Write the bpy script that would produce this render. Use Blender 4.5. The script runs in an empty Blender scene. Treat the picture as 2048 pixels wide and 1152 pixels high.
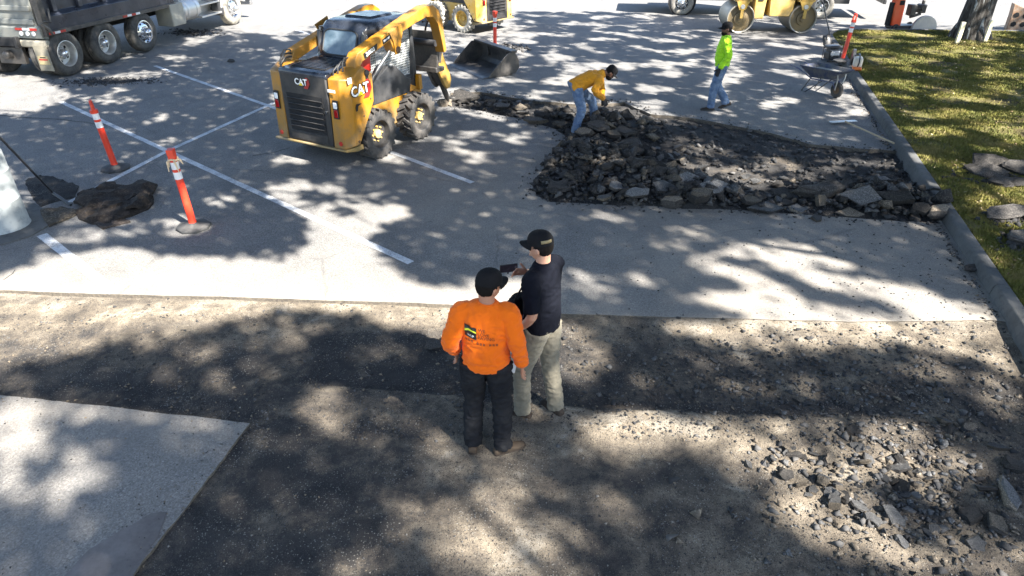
import bpy, bmesh, math, random
import numpy as np
from mathutils import Vector, Matrix, noise, geometry, bvhtree

R = math.radians
rng = random.Random(7)
scene = bpy.context.scene
col = scene.collection

# ------------------------------------------------------------------ camera, sky, sun, exposure
CAM_H, PITCH, FPX = 4.1, R(30.5), 1365.0
cam_d = bpy.data.cameras.new('camera')
cam_d.sensor_width = 36.0
cam_d.lens = 24.0
cam_d.clip_start = 0.05
cam_d.clip_end = 2000.0
cam = bpy.data.objects.new('camera', cam_d)
cam.location = (0, 0, CAM_H)
cam.rotation_euler = (R(90) - PITCH, 0, 0)
col.objects.link(cam)
scene.camera = cam

SUN_AZ, SUN_EL = R(-44.0), R(46.0)          # direction towards the sun, in the ground plane and above it
SUN = Vector((math.cos(SUN_EL) * math.cos(SUN_AZ), math.cos(SUN_EL) * math.sin(SUN_AZ), math.sin(SUN_EL)))
world = bpy.data.worlds.new('World')
scene.world = world
world.use_nodes = True
wn = world.node_tree
sky = wn.nodes.new('ShaderNodeTexSky')
sky.sky_type = 'NISHITA'
sky.sun_disc = False
sky.sun_elevation = SUN_EL
sky.sun_rotation = R(90) - SUN_AZ
sky.air_density = 1.0
sky.dust_density = 0.6
sky.ozone_density = 1.6
wn.links.new(sky.outputs[0], wn.nodes['Background'].inputs[0])
wn.nodes['Background'].inputs[1].default_value = 0.078
sun_d = bpy.data.lights.new('sun', 'SUN')
sun_d.energy = 5.0
sun_d.angle = R(0.6)
sun_d.color = (1.0, 0.955, 0.88)
sun_o = bpy.data.objects.new('sun', sun_d)
sun_o.rotation_euler = SUN.to_track_quat('Z', 'Y').to_euler()
sun_o.location = SUN * 60
col.objects.link(sun_o)
vs = scene.view_settings
vs.view_transform = 'Standard'
vs.look = 'None'
vs.gamma = 1.0
vs.use_curve_mapping = False
vs.exposure = 2.45
scene.cycles.max_bounces = 8
scene.cycles.transparent_max_bounces = 12
scene.cycles.use_denoising = True

# ------------------------------------------------------------------ pixel <-> ground helpers (photo measured in 2048 x 1152)
CP, SP = math.cos(PITCH), math.sin(PITCH)
def G(u, v, z=0.0):
    dx, dy = (u - 1024) / FPX, (v - 576) / FPX
    dz = -SP - dy * CP
    k = (CAM_H - z) / -dz
    return Vector((dx * k, (CP - dy * SP) * k, z))
def PX(x, y, z=0.0):
    zc = y * CP + (CAM_H - z) * SP
    if zc < 0.1: return (9999, 9999)
    return (1024 + FPX * x / zc, 576 + FPX * (-y * SP + (CAM_H - z) * CP) / zc)
def in_poly(x, y, poly):
    c = False
    j = len(poly) - 1
    for i in range(len(poly)):
        xi, yi = poly[i][0], poly[i][1]
        xj, yj = poly[j][0], poly[j][1]
        if (yi > y) != (yj > y) and x < (xj - xi) * (y - yi) / (yj - yi) + xi:
            c = not c
        j = i
    return c
def seg_dist(px, py, a, b):
    ax, ay, bx, by = a[0], a[1], b[0], b[1]
    dx, dy = bx - ax, by - ay
    t = max(0, min(1, ((px - ax) * dx + (py - ay) * dy) / (dx * dx + dy * dy + 1e-12)))
    return math.hypot(px - ax - t * dx, py - ay - t * dy)
def poly_dist(px, py, pts):
    return min(seg_dist(px, py, pts[i], pts[i + 1]) for i in range(len(pts) - 1))
def sstep(a, b, x):
    t = max(0.0, min(1.0, (x - a) / (b - a)))
    return t * t * (3 - 2 * t)
def fbm(x, y, z=0.0, o=4):
    return noise.fractal(Vector((x, y, z)), 1.0, 2.0, o)

# ------------------------------------------------------------------ materials
MATS = {}
class NT:
    def __init__(s, name):
        s.m = bpy.data.materials.new(name)
        s.m.use_nodes = True
        s.t = s.m.node_tree
        s.b = s.t.nodes['Principled BSDF']
    def n(s, typ, **kw):
        o = s.t.nodes.new('ShaderNode' + typ)
        for k, v in kw.items():
            if k.startswith('i_'):
                key = k[2:]
                o.inputs[int(key) if key.isdigit() else key].default_value = v
            else:
                setattr(o, k, v)
        return o
    def l(s, a, b): s.t.links.new(a, b)
    def pos(s, obj=False):
        return s.n('TexCoord').outputs['Object'] if obj else s.n('NewGeometry').outputs['Position']
    def noise(s, scale, detail=4, rough=.55, vec=None, out=0, dist=0.0):
        o = s.n('TexNoise'); o.inputs['Scale'].default_value = scale
        o.inputs['Detail'].default_value = detail; o.inputs['Roughness'].default_value = rough
        o.inputs['Distortion'].default_value = dist
        if vec is not None: s.l(vec, o.inputs['Vector'])
        return o.outputs[out]
    def voro(s, scale, vec=None, out='Color', feature='F1'):
        o = s.n('TexVoronoi', feature=feature); o.inputs['Scale'].default_value = scale
        if vec is not None: s.l(vec, o.inputs['Vector'])
        return o.outputs[out]
    def ramp(s, fac, stops):
        o = s.n('ValToRGB'); e = o.color_ramp.elements
        while len(e) < len(stops): e.new(0.5)
        for k, (p, c) in zip(e, stops):
            k.position = p; k.color = (c[0], c[1], c[2], 1) if hasattr(c, '__len__') else (c, c, c, 1)
        s.l(fac, o.inputs[0]); return o.outputs[0]
    def mix(s, fac, a, b, mode='MIX'):
        o = s.n('Mix', data_type='RGBA', blend_type=mode)
        for sock, v in ((o.inputs[0], fac), (o.inputs[6], a), (o.inputs[7], b)):
            if hasattr(v, 'is_output'): s.l(v, sock)
            elif hasattr(v, '__len__'): sock.default_value = (v[0], v[1], v[2], 1)
            else: sock.default_value = v
        return o.outputs[2]
    def math(s, op, a, b=0.0):
        o = s.n('Math', operation=op)
        for sock, v in ((o.inputs[0], a), (o.inputs[1], b)):
            if hasattr(v, 'is_output'): s.l(v, sock)
            else: sock.default_value = v
        return o.outputs[0]
    def bump(s, h, strength=.4, dist=.01):
        o = s.n('Bump'); o.inputs['Strength'].default_value = strength; o.inputs['Distance'].default_value = dist
        s.l(h, o.inputs['Height']); s.l(o.outputs[0], s.b.inputs['Normal'])
    def out(s, colr, rough=.8, metal=0.0, spec=None):
        for sock, v in ((s.b.inputs['Base Color'], colr), (s.b.inputs['Roughness'], rough), (s.b.inputs['Metallic'], metal)):
            if hasattr(v, 'is_output'): s.l(v, sock)
            elif hasattr(v, '__len__'): sock.default_value = (v[0], v[1], v[2], 1)
            else: sock.default_value = v
        if spec is not None: s.b.inputs['Specular IOR Level'].default_value = spec
        MATS[s.m.name] = s.m
        return s.m

def paint(name, c, rough=.5, metal=0.0, var=.18, scale=3.0, dirt=None, dirt_amt=.35, bump=0.0, spec=None, dscale=2.2, low=None):
    """coated or plain surface: colour drift, dust in patches, uneven gloss"""
    t = NT(name)
    p = t.pos(True)
    n1 = t.noise(scale, 5, .6, p)
    c1 = t.mix(n1, [x * (1 - var) for x in c], [min(1, x * (1 + var)) for x in c])
    if dirt:
        n2 = t.noise(dscale, 6, .65, p)
        n3 = t.noise(26, 3, .6, p)
        f = t.math('MULTIPLY', t.ramp(t.math('ADD', t.math('MULTIPLY', n2, .8), t.math('MULTIPLY', n3, .2)), [(.40, 0), (.68, 1)]), dirt_amt * 1.6)
        if low:                                    # mud thrown up from the ground, thinning upwards
            sx = t.n('SeparateXYZ'); t.l(p, sx.inputs[0])
            g_ = t.ramp(t.math('ADD', sx.outputs[2], t.math('MULTIPLY', t.math('SUBTRACT', t.noise(7, 6, .7, p), .5), .7)), [(low[0], .8), (low[1], 0)])
            f = t.math('ADD', f, g_)
            sc_ = t.n('Mapping'); t.l(p, sc_.inputs[0]); sc_.inputs['Scale'].default_value = (3, 3, 40)
            c1 = t.mix(t.ramp(t.noise(3, 5, .75, sc_.outputs[0]), [(.66, 0), (.72, .5)]), c1, [x * .45 for x in c])
        c1 = t.mix(t.math('MINIMUM', f, 1.0), c1, dirt)
    r = t.ramp(n1, [(.3, max(0, rough - .12)), (.7, min(1, rough + .12))])
    if bump: t.bump(t.noise(60, 4, .6, p), bump, .004)
    return t.out(c1, r, metal, spec)

DUST = (.42, .36, .27)
YEL = paint('machine_yellow', (.42, .180, .006), .45, dirt=(.20, .135, .06), dirt_amt=.5, bump=.12, low=(.30, .75))
YEL2 = paint('machine_yellow_dusty', (.60, .36, .05), .6, dirt=(.45, .38, .24), dirt_amt=.5, bump=.05)
OLDYEL = paint('roller_yellow', (.50, .31, .055), .55, dirt=(.30, .24, .15), dirt_amt=.55, bump=.08)
BLACKP = paint('black_paint', (.018, .02, .024), .38, dirt=(.14, .13, .12), dirt_amt=.22, bump=.05)
GRILLE = paint('grille_black', (.016, .016, .018), .55, dirt=(.10, .088, .072), dirt_amt=.3)
CABP = paint('cab_dark_blue', (.012, .016, .026), .28, dirt=(.10, .11, .13), dirt_amt=.2)
STEELB = paint('worn_black_steel', (.035, .035, .036), .45, .3, dirt=(.16, .14, .12), dirt_amt=.45, bump=.2)
BEDP = paint('truck_bed_navy', (.016, .02, .032), .33, dirt=(.11, .11, .12), dirt_amt=.22)
GREYP = paint('tailgate_grey', (.17, .18, .17), .5, .2, dirt=(.24, .21, .16), dirt_amt=.3)
CHROME = paint('polished_metal', (.72, .73, .75), .22, .95, var=.05, dirt=(.35, .32, .28), dirt_amt=.25)
ALU = paint('dull_aluminium', (.55, .55, .54), .42, .7, var=.1, dirt=(.4, .37, .3), dirt_amt=.35)
WHITEP = paint('white_truck_paint', (.72, .72, .70), .35, dirt=(.5, .46, .38), dirt_amt=.2)
RUBBER = paint('tyre_rubber', (.022, .022, .023), .85, dirt=(.15, .13, .11), dirt_amt=.45, bump=.3)
RUBBERD = paint('dusty_tyre', (.16, .15, .135), .9, dirt=(.48, .45, .39), dirt_amt=.7, bump=.3)
RUBBERT = paint('truck_tyre', (.025, .025, .026), .8, dirt=(.22, .20, .165), dirt_amt=.35, bump=.1)
ORANGE = paint('delineator_orange', (.72, .036, .012), .45, dirt=(.35, .10, .05), dirt_amt=.3)
WHITER = paint('reflective_white', (.74, .74, .74), .4, dirt=(.5, .46, .4), dirt_amt=.35, dscale=9)
BASER = paint('rubber_base', (.03, .03, .03), .85, dirt=(.09, .085, .08), dirt_amt=.6, bump=.3, dscale=5)
REDP = paint('red_paint', (.45, .02, .012), .4, dirt=(.2, .06, .04), dirt_amt=.3)
REDL = paint('red_lens', (.30, .006, .006), .15, var=.1)
CLEARL = paint('clear_lens', (.80, .80, .78), .12, var=.05)
GREYL = paint('grey_lens', (.5, .5, .5), .15, var=.1)
DARK = paint('dark_cavity', (.008, .008, .009), .8)
RUST = paint('rusty_steel', (.07, .042, .028), .75, .2, dirt=(.25, .16, .09), dirt_amt=.5, bump=.3)
HAMY = paint('worn_hammer_yellow', (.50, .30, .05), .6, dirt=(.16, .09, .05), dirt_amt=.6, bump=.3, dscale=7)
HOSE = paint('rubber_hose', (.02, .02, .02), .6)
BLUEP = paint('barrow_blue', (.02, .035, .13), .5, dirt=(.20, .19, .17), dirt_amt=.55, dscale=5)
MORTAR = paint('dry_mortar', (.26, .25, .22), .95, var=.3, scale=12, bump=.5)
WOOD = paint('bare_wood', (.42, .32, .20), .75, var=.25, scale=9)
STAKE = paint('cream_stake', (.72, .66, .46), .6, dirt=(.45, .40, .26), dirt_amt=.35)
LOGOW = paint('decal_white', (.80, .80, .78), .4, var=.04)
LOGOK = paint('decal_black', (.012, .012, .012), .4, var=.05)
LOGOR = paint('decal_red', (.35, .025, .02), .4, var=.1)
LOGOY = paint('decal_yellow', (.75, .55, .02), .4, var=.1)
MESHW = paint('grey_wire_mesh', (.50, .51, .50), .5, .2)
CARDB = paint('stained_masonry', (.30, .17, .10), .9, var=.3, scale=10, dirt=(.4, .36, .3), dirt_amt=.5, dscale=9, bump=.3)

def glass_mat():
    t = NT('cab_glass')
    p = t.pos(True)
    n = t.noise(5, 4, .6, p)
    return t.out(t.ramp(n, [(.3, (.05, .08, .10)), (.7, (.13, .17, .20))]), .12, 0.0, .8)
GLASS = glass_mat()

def fabric(name, c, var=.14, rough=.9, dirt=None, amt=.3):
    t = NT(name)
    p = t.pos(True)
    n = t.noise(4.5, 5, .6, p)
    c1 = t.mix(n, [x * (1 - var) for x in c], [min(1, x * (1 + var)) for x in c])
    if dirt:
        c1 = t.mix(t.math('MULTIPLY', t.ramp(t.noise(6, 6, .7, p), [(.42, 0), (.66, 1)]), amt), c1, dirt)
    t.bump(t.noise(30, 6, .7, p), .7, .010)
    t.b.inputs['Sheen Weight'].default_value = .1 if max(c) > .1 else .0
    return t.out(c1, rough, 0, .2 if max(c) > .1 else .08)
F_ORANGE = fabric('orange_knit', (.80, .14, .004), .08)
F_YEL = fabric('golden_shirt', (.62, .26, .015), .12, dirt=(.35, .17, .04), amt=.3)
F_LIME = fabric('lime_shirt', (.36, .70, .025), .1)
F_BLACK = fabric('black_polo_cloth', (.006, .0068, .011), .2)
F_DJEAN = fabric('charcoal_jeans', (.014, .0145, .017), .25, dirt=(.045, .043, .041), amt=.4)
F_JEAN = fabric('blue_jeans', (.085, .135, .235), .3, dirt=(.27, .34, .42), amt=.6)
F_KHAKI = fabric('grey_khaki', (.175, .155, .115), .14, dirt=(.22, .195, .145), amt=.35)
F_CAP = fabric('black_cap_cloth', (.012, .012, .013), .2)
F_BAG = fabric('black_bag_cloth', (.006, .006, .009), .2, .75)
F_GLOVE = fabric('dark_glove', (.03, .03, .032), .25)
F_TAN = fabric('tan_boot', (.08, .055, .038), .25, dirt=(.13, .10, .07), amt=.4)
F_DBOOT = fabric('dark_boot', (.035, .027, .022), .25, dirt=(.16, .12, .09), amt=.4)
HAIR = fabric('dark_hair', (.012, .010, .009), .3)
def skin(name, c):
    t = NT(name)
    p = t.pos(True)
    n = t.noise(9, 4, .6, p)
    t.b.inputs['Subsurface Weight'].default_value = .08
    t.b.inputs['Subsurface Radius'].default_value = (.012, .005, .003)
    return t.out(t.mix(n, [x * .88 for x in c], [x * 1.1 for x in c]), .55)
SK_A = skin('skin_light_brown', (.40, .19, .115))
SK_B = skin('skin_medium', (.46, .25, .165))
SK_C = skin('skin_dark', (.13, .065, .042))

# ------------------------------------------------------------------ mesh builder
class MB:
    def __init__(s): s.v, s.f, s.mi = [], [], []
    def add(s, vs, fs, m=0, mat=None):
        o = len(s.v)
        for p in vs:
            p = Vector(p)
            s.v.append(mat @ p if mat else p)
        for f in fs:
            s.f.append([i + o for i in f]); s.mi.append(m)
        return s
    def box(s, c, d, rot=None, m=0, top=(1, 1)):
        hx, hy, hz = d[0] / 2, d[1] / 2, d[2] / 2
        vs = []
        for z, k in ((-hz, (1, 1)), (hz, top)):
            for x, y in ((-hx, -hy), (hx, -hy), (hx, hy), (-hx, hy)):
                vs.append(Vector((x * k[0], y * k[1], z)))
        M = Matrix.Translation(c)
        if rot: M = M @ (rot if isinstance(rot, Matrix) else (Matrix.Rotation(rot[2], 4, 'Z') @ Matrix.Rotation(rot[1], 4, 'Y') @ Matrix.Rotation(rot[0], 4, 'X')))
        return s.add(vs, [(3, 2, 1, 0), (4, 5, 6, 7), (0, 1, 5, 4), (1, 2, 6, 5), (2, 3, 7, 6), (3, 0, 4, 7)], m, M)
    def prism(s, poly, axis, a, b, m=0, mat=None):
        """poly of 2-D points, extruded along axis from a to b: 'y' takes (x,z), 'x' takes (y,z), 'z' takes (x,y)"""
        def P(q, h):
            return {'y': (q[0], h, q[1]), 'x': (h, q[0], q[1]), 'z': (q[0], q[1], h)}[axis]
        n = len(poly)
        vs = [P(q, a) for q in poly] + [P(q, b) for q in poly]
        fs = [list(range(n)), list(range(2 * n - 1, n - 1, -1))] + [(i, i + n, (i + 1) % n + n, (i + 1) % n) for i in range(n)]
        return s.add(vs, fs, m, mat)
    def lathe(s, prof, axis='z', c=(0, 0, 0), n=24, m=0, mat=None, closed=False, cap0=True):
        vs, fs = [], []
        k = len(prof)
        for i in range(n):
            a = 2 * math.pi * i / n
            ca, sa = math.cos(a), math.sin(a)
            for r, h in prof:
                p = {'z': (r * ca, r * sa, h), 'y': (r * ca, h, r * sa), 'x': (h, r * ca, r * sa)}[axis]
                vs.append((p[0] + c[0], p[1] + c[1], p[2] + c[2]))
        for i in range(n):
            j = (i + 1) % n
            for q in range(k if closed else k - 1):
                q2 = (q + 1) % k
                fs.append((i * k + q, j * k + q, j * k + q2, i * k + q2))
        if not closed:
            if cap0 and prof[0][0] > 1e-4: fs.append([i * k for i in range(n)][::-1])
            if prof[-1][0] > 1e-4: fs.append([i * k + k - 1 for i in range(n)])
        return s.add(vs, fs, m, mat)
    def tube(s, pts, r, n=10, m=0, mat=None, flat=1.0):
        pts = [Vector(p) for p in pts]
        rr = r if hasattr(r, '__len__') else [r] * len(pts)
        vs, fs = [], []
        up = None
        for i, p in enumerate(pts):
            t = (pts[min(i + 1, len(pts) - 1)] - pts[max(i - 1, 0)]).normalized()
            if up is None:
                up = t.orthogonal().normalized()
            u = (up - t * up.dot(t))
            u = u.normalized() if u.length > 1e-5 else t.orthogonal().normalized()
            up = u
            w = t.cross(u)
            for k in range(n):
                a = 2 * math.pi * k / n
                vs.append(p + (u * math.cos(a) + w * math.sin(a) * flat) * rr[i])
        for i in range(len(pts) - 1):
            for k in range(n):
                k2 = (k + 1) % n
                fs.append((i * n + k, i * n + k2, (i + 1) * n + k2, (i + 1) * n + k))
        fs.append(list(range(n))[::-1]); fs.append([(len(pts) - 1) * n + k for k in range(n)])
        return s.add(vs, fs, m, mat)
    def rings(s, rs, n=18, m=0):
        """closed loft through rings (centre, axis_a, axis_b)"""
        vs, fs = [], []
        for c, a, b in rs:
            for k in range(n):
                t = 2 * math.pi * k / n
                vs.append(c + a * math.cos(t) + b * math.sin(t))
        for i in range(len(rs) - 1):
            for k in range(n):
                k2 = (k + 1) % n
                fs.append((i * n + k, i * n + k2, (i + 1) * n + k2, (i + 1) * n + k))
        fs.append(list(range(n))[::-1]); fs.append([(len(rs) - 1) * n + k for k in range(n)])
        return s.add(vs, fs, m)
    def mesh(s, name):
        me = bpy.data.meshes.new(name)
        me.from_pydata([tuple(p) for p in s.v], [], s.f)
        me.polygons.foreach_set('material_index', s.mi)
        return me
    def build(s, name, mats, parent=None, bevel=0.0, smooth=38, fix=True, seg=2):
        me = s.mesh(name)
        if fix:
            bm = bmesh.new(); bm.from_mesh(me)
            bmesh.ops.recalc_face_normals(bm, faces=bm.faces)
            bm.to_mesh(me); bm.free()
        return finish(name, me, mats, parent, bevel, smooth, seg)
def finish(name, me, mats, parent=None, bevel=0.0, smooth=38, seg=2):
    for m in (mats if isinstance(mats, (list, tuple)) else [mats]): me.materials.append(m)
    if smooth:
        me.polygons.foreach_set('use_smooth', [True] * len(me.polygons))
        me.set_sharp_from_angle(angle=R(smooth))
    me.update()
    o = bpy.data.objects.new(name, me)
    col.objects.link(o)
    if parent: o.parent = parent
    if bevel:
        b = o.modifiers.new('bevel', 'BEVEL'); b.width = bevel; b.segments = seg; b.limit_method = 'ANGLE'; b.angle_limit = R(35)
        b.harden_normals = False
    return o
def tag(o, label=None, cat=None, group=None, kind=None):
    if label: o['label'] = label
    if cat: o['category'] = cat
    if group: o['group'] = group
    if kind: o['kind'] = kind
    return o
def empty(name, loc=(0, 0, 0), rz=0.0, label=None, cat=None, group=None):
    o = bpy.data.objects.new(name, None)
    o.empty_display_size = .2
    o.location = loc; o.rotation_euler = (0, 0, rz)
    col.objects.link(o)
    return tag(o, label, cat, group)
def copy_tree(o, parent=None):
    c = o.copy(); col.objects.link(c); c.parent = parent
    for ch in list(o.children): copy_tree(ch, c)
    return c
def np_mesh(name, V, Fq, mats, parent=None, smooth=False, mi=None):
    """V (n,3) floats, Fq (m,k) ints"""
    me = bpy.data.meshes.new(name)
    m, k = Fq.shape
    me.vertices.add(len(V)); me.vertices.foreach_set('co', np.ascontiguousarray(V, dtype=np.float32).ravel())
    me.loops.add(m * k); me.loops.foreach_set('vertex_index', np.ascontiguousarray(Fq, dtype=np.int32).ravel())
    me.polygons.add(m); me.polygons.foreach_set('loop_start', np.arange(0, m * k, k, dtype=np.int32))
    me.update(calc_edges=True)
    if mi is not None: 
        me.polygons.foreach_set('material_index', np.ascontiguousarray(mi, dtype=np.int32))
    me.validate()
    for x in (mats if isinstance(mats, (list, tuple)) else [mats]): me.materials.append(x)
    if smooth: me.polygons.foreach_set('use_smooth', [True] * len(me.polygons))
    o = bpy.data.objects.new(name, me); col.objects.link(o)
    if parent: o.parent = parent
    return o
def text_mesh(s, size, depth=.002, off=.018):
    cu = bpy.data.curves.new('lettering', 'FONT')
    cu.body = s; cu.size = size; cu.extrude = depth / 2; cu.align_x = 'CENTER'; cu.align_y = 'CENTER'; cu.offset = size * off
    cu.resolution_u = 3
    o = bpy.data.objects.new('lettering', cu); col.objects.link(o)
    dg = bpy.context.evaluated_depsgraph_get()
    me = bpy.data.meshes.new_from_object(o.evaluated_get(dg))
    bpy.data.objects.remove(o); bpy.data.curves.remove(cu)
    return me
def lettering(name, s, size, origin, ex, ey, mat, parent, depth=.003, sx=1.0, off=.018):
    """flat letters with their x along ex and y along ey"""
    me = text_mesh(s, size, depth, off)
    ex, ey = Vector(ex).normalized(), Vector(ey).normalized()
    ez = ex.cross(ey)
    M = Matrix(((ex.x * sx, ey.x, ez.x, origin[0]), (ex.y * sx, ey.y, ez.y, origin[1]), (ex.z * sx, ey.z, ez.z, origin[2]), (0, 0, 0, 1)))
    me.transform(M)
    me.materials.clear(); me.materials.append(mat)
    o = bpy.data.objects.new(name, me); col.objects.link(o); o.parent = parent
    return o
# ------------------------------------------------------------------ ground materials
def asphalt_mat():
    t = NT('weathered_asphalt')
    p = t.pos()
    big = t.noise(.22, 5, .6, p)
    mid = t.noise(1.7, 6, .62, p)
    c = t.mix(t.ramp(big, [(.3, 0), (.7, 1)]), (.225, .221, .214), (.34, .329, .31))
    c = t.mix(t.ramp(mid, [(.30, .6), (.60, 0)]), c, (.145, .146, .15))
    ag = t.voro(95, p)                                  # stones of the surface
    agv = t.n('RGBToBW'); t.l(ag, agv.inputs[0])
    c = t.mix(.8, c, t.mix(agv.outputs[0], (.06, .06, .065), (.50, .48, .45)), 'OVERLAY')
    sp = t.noise(210, 2, .6, p)
    c = t.mix(t.ramp(sp, [(.34, .7), (.46, 0)]), c, (.08, .08, .085))
    c = t.mix(t.ramp(t.noise(34, 4, .7, p), [(.38, .55), (.52, 0)]), c, (.10, .10, .105))
    c = t.mix(t.ramp(t.noise(48, 3, .7, p), [(.56, 0), (.70, .5)]), c, (.42, .41, .40))
    # brown dust swept out of the dig, heaviest along the cut edges
    at = t.n('Attribute', attribute_name='dust')
    df = t.math('MULTIPLY', at.outputs['Fac'], t.ramp(t.noise(1.1, 6, .65, p), [(.30, .25), (.65, 1)]))
    c = t.mix(t.math('MULTIPLY', df, .75), c, (.36, .31, .245))
    oil = t.voro(.33, t.mix(.3, p, t.noise(1.4, 4, .6, p, out=1)), 'Distance')
    c = t.mix(t.math('MULTIPLY', t.ramp(oil, [(.06, .6), (.20, 0)]), t.ramp(t.noise(5, 5, .7, p), [(.35, 0), (.6, 1)])), c, (.07, .07, .072))
    mpg = t.n('Mapping'); t.l(p, mpg.inputs[0]); mpg.inputs['Scale'].default_value = (1.6, .25, 1); mpg.inputs['Rotation'].default_value = (0, 0, R(-28))
    c = t.mix(t.ramp(t.noise(1.0, 5, .6, mpg.outputs[0]), [(.52, 0), (.68, .35)]), c, (.12, .12, .122))
    wd = t.noise(.9, 3, .5, p, dist=1.5)
    cr = t.voro(.36, t.mix(.12, p, t.noise(2.2, 4, .6, p, out='Color' if False else 1)), 'Distance', 'DISTANCE_TO_EDGE')
    cf = t.math('MULTIPLY', t.ramp(cr, [(.0, 1), (.006, 0)]), t.ramp(wd, [(.48, 0), (.54, 1)]))
    c = t.mix(t.math('MULTIPLY', cf, .35), c, (.05, .05, .052))
    t.bump(t.math('ADD', agv.outputs[0], t.noise(300, 2, .5, p)), .55, .003)
    return t.out(c, .92, 0, .25)
ASPH = asphalt_mat()

def soil_mat():
    t = NT('dug_base_soil')
    p = t.pos()
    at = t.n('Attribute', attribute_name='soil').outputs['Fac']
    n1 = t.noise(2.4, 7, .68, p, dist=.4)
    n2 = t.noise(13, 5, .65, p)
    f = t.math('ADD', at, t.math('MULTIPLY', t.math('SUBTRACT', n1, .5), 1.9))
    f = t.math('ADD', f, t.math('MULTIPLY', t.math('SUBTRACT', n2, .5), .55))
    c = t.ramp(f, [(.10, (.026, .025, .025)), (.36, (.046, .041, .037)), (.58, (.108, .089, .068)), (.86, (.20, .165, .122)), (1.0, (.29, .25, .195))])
    gr = t.noise(150, 3, .7, p)
    c = t.mix(t.ramp(gr, [(.36, .8), (.50, 0)]), c, (.028, .027, .027))
    c = t.mix(t.ramp(gr, [(.60, 0), (.74, .55)]), c, (.34, .31, .27))
    mt = t.n('Mapping'); t.l(p, mt.inputs[0]); mt.inputs['Scale'].default_value = (.35, 2.6, 1); mt.inputs['Rotation'].default_value = (0, 0, R(7))
    c = t.mix(t.ramp(t.noise(1.3, 5, .6, mt.outputs[0]), [(.50, 0), (.66, .5)]), c, (.05, .046, .043))
    st = t.voro(70, p)
    bw = t.n('RGBToBW'); t.l(st, bw.inputs[0])
    vd = t.voro(70, p, 'Distance')
    pe = t.math('MULTIPLY', t.ramp(bw.outputs[0], [(.66, 0), (.72, 1)]), t.ramp(vd, [(.28, 1), (.42, 0)]))
    c = t.mix(t.math('MULTIPLY', t.math('MULTIPLY', pe, t.ramp(t.noise(1.9, 4, .6, p), [(.42, .08), (.62, 1)])), .6), c, (.34, .32, .28))
    pd = t.math('MULTIPLY', t.ramp(bw.outputs[0], [(.30, 1), (.36, 0)]), t.ramp(vd, [(.30, 1), (.45, 0)]))
    c = t.mix(t.math('MULTIPLY', pd, .7), c, (.022, .022, .024))
    t.bump(t.math('ADD', t.math('MULTIPLY', pe, .6), t.math('ADD', t.noise(40, 6, .7, p), t.math('MULTIPLY', pd, .5))), .8, .012)
    return t.out(c, .95, 0, .2)
SOIL = soil_mat()

def cut_mat():
    t = NT('cut_asphalt_edge')
    p = t.pos()
    n = t.noise(30, 6, .7, p)
    t.bump(t.noise(70, 4, .6, p), .8, .008)
    return t.out(t.ramp(n, [(.3, (.04, .036, .032)), (.7, (.17, .14, .105))]), .95)
CUT = cut_mat()

def concrete_mat(name, a, b, sc=1.2):
    t = NT(name)
    p = t.pos()
    n = t.noise(sc, 7, .65, p)
    c = t.mix(t.ramp(n, [(.3, 0), (.7, 1)]), a, b)
    c = t.mix(t.ramp(t.noise(9, 6, .7, p), [(.50, 0), (.72, .55)]), c, [x * .45 for x in a])
    t.bump(t.noise(90, 5, .6, p), .35, .004)
    return t.out(c, .9, 0, .25)
CONC = concrete_mat('kerb_concrete', (.06, .061, .061), (.135, .132, .126))
CONC2 = concrete_mat('pole_base_concrete', (.30, .325, .325), (.42, .44, .435), 2.5)

def line_mat():
    t = NT('worn_line_paint')
    p = t.pos()
    w = t.math('ADD', t.math('MULTIPLY', t.noise(60, 4, .7, p), .6), t.math('MULTIPLY', t.noise(4, 4, .6, p), .4))
    c = t.mix(t.ramp(w, [(.40, 0), (.54, 1)]), (.24, .24, .245), (.54, .55, .56))
    t.bump(t.noise(220, 2, .5, p), .3, .002)
    return t.out(c, .85, 0, .25)
LINEP = line_mat()

def turf_mat():
    t = NT('turf_soil')
    p = t.pos()
    n = t.noise(1.3, 7, .68, p)
    c = t.ramp(n, [(.28, (.035, .028, .018)), (.45, (.075, .062, .026)), (.58, (.11, .10, .035)), (.75, (.24, .19, .11))])
    t.bump(t.noise(35, 5, .7, p), .8, .02)
    return t.out(c, .95, 0, .1)
TURF = turf_mat()
def blade_mat():
    t = NT('grass_blade')
    p = t.pos()
    n = t.noise(1.1, 6, .65, p)
    c = t.ramp(n, [(.28, (.040, .055, .012)), (.42, (.085, .105, .018)), (.54, (.16, .155, .030)), (.68, (.27, .215, .085))])
    h = t.noise(40, 3, .6, p)
    c = t.mix(t.ramp(h, [(.42, 0), (.68, .8)]), c, (.19, .15, .07))
    t.b.inputs['Transmission Weight'].default_value = 0
    return t.out(c, .75, 0, .2)
BLADE = blade_mat()
def chunk_mat(name, a, b, sc=14, gloss=.9):
    t = NT(name)
    p = t.pos(True)
    rnd = t.n('ObjectInfo').outputs['Random']
    n = t.noise(sc, 6, .7, p)
    c = t.mix(t.ramp(n, [(.32, 0), (.68, 1)]), a, b)
    v = t.voro(60, p)
    bw = t.n('RGBToBW'); t.l(v, bw.inputs[0])
    c = t.mix(t.ramp(bw.outputs[0], [(.62, 0), (.75, .5)]), c, [min(1, x * 2.2) for x in b])
    hsv = t.n('HueSaturation'); t.l(c, hsv.inputs['Color'])
    t.l(t.ramp(rnd, [(0, .55), (.6, 1.0), (1, 1.5)]), hsv.inputs['Value'])
    t.bump(t.math('ADD', t.noise(45, 5, .7, p), bw.outputs[0]), .9, .012)
    return t.out(hsv.outputs[0], gloss, 0, .25)
CH_TOP = chunk_mat('old_asphalt_face', (.055, .054, .055), (.115, .112, .108))
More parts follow.
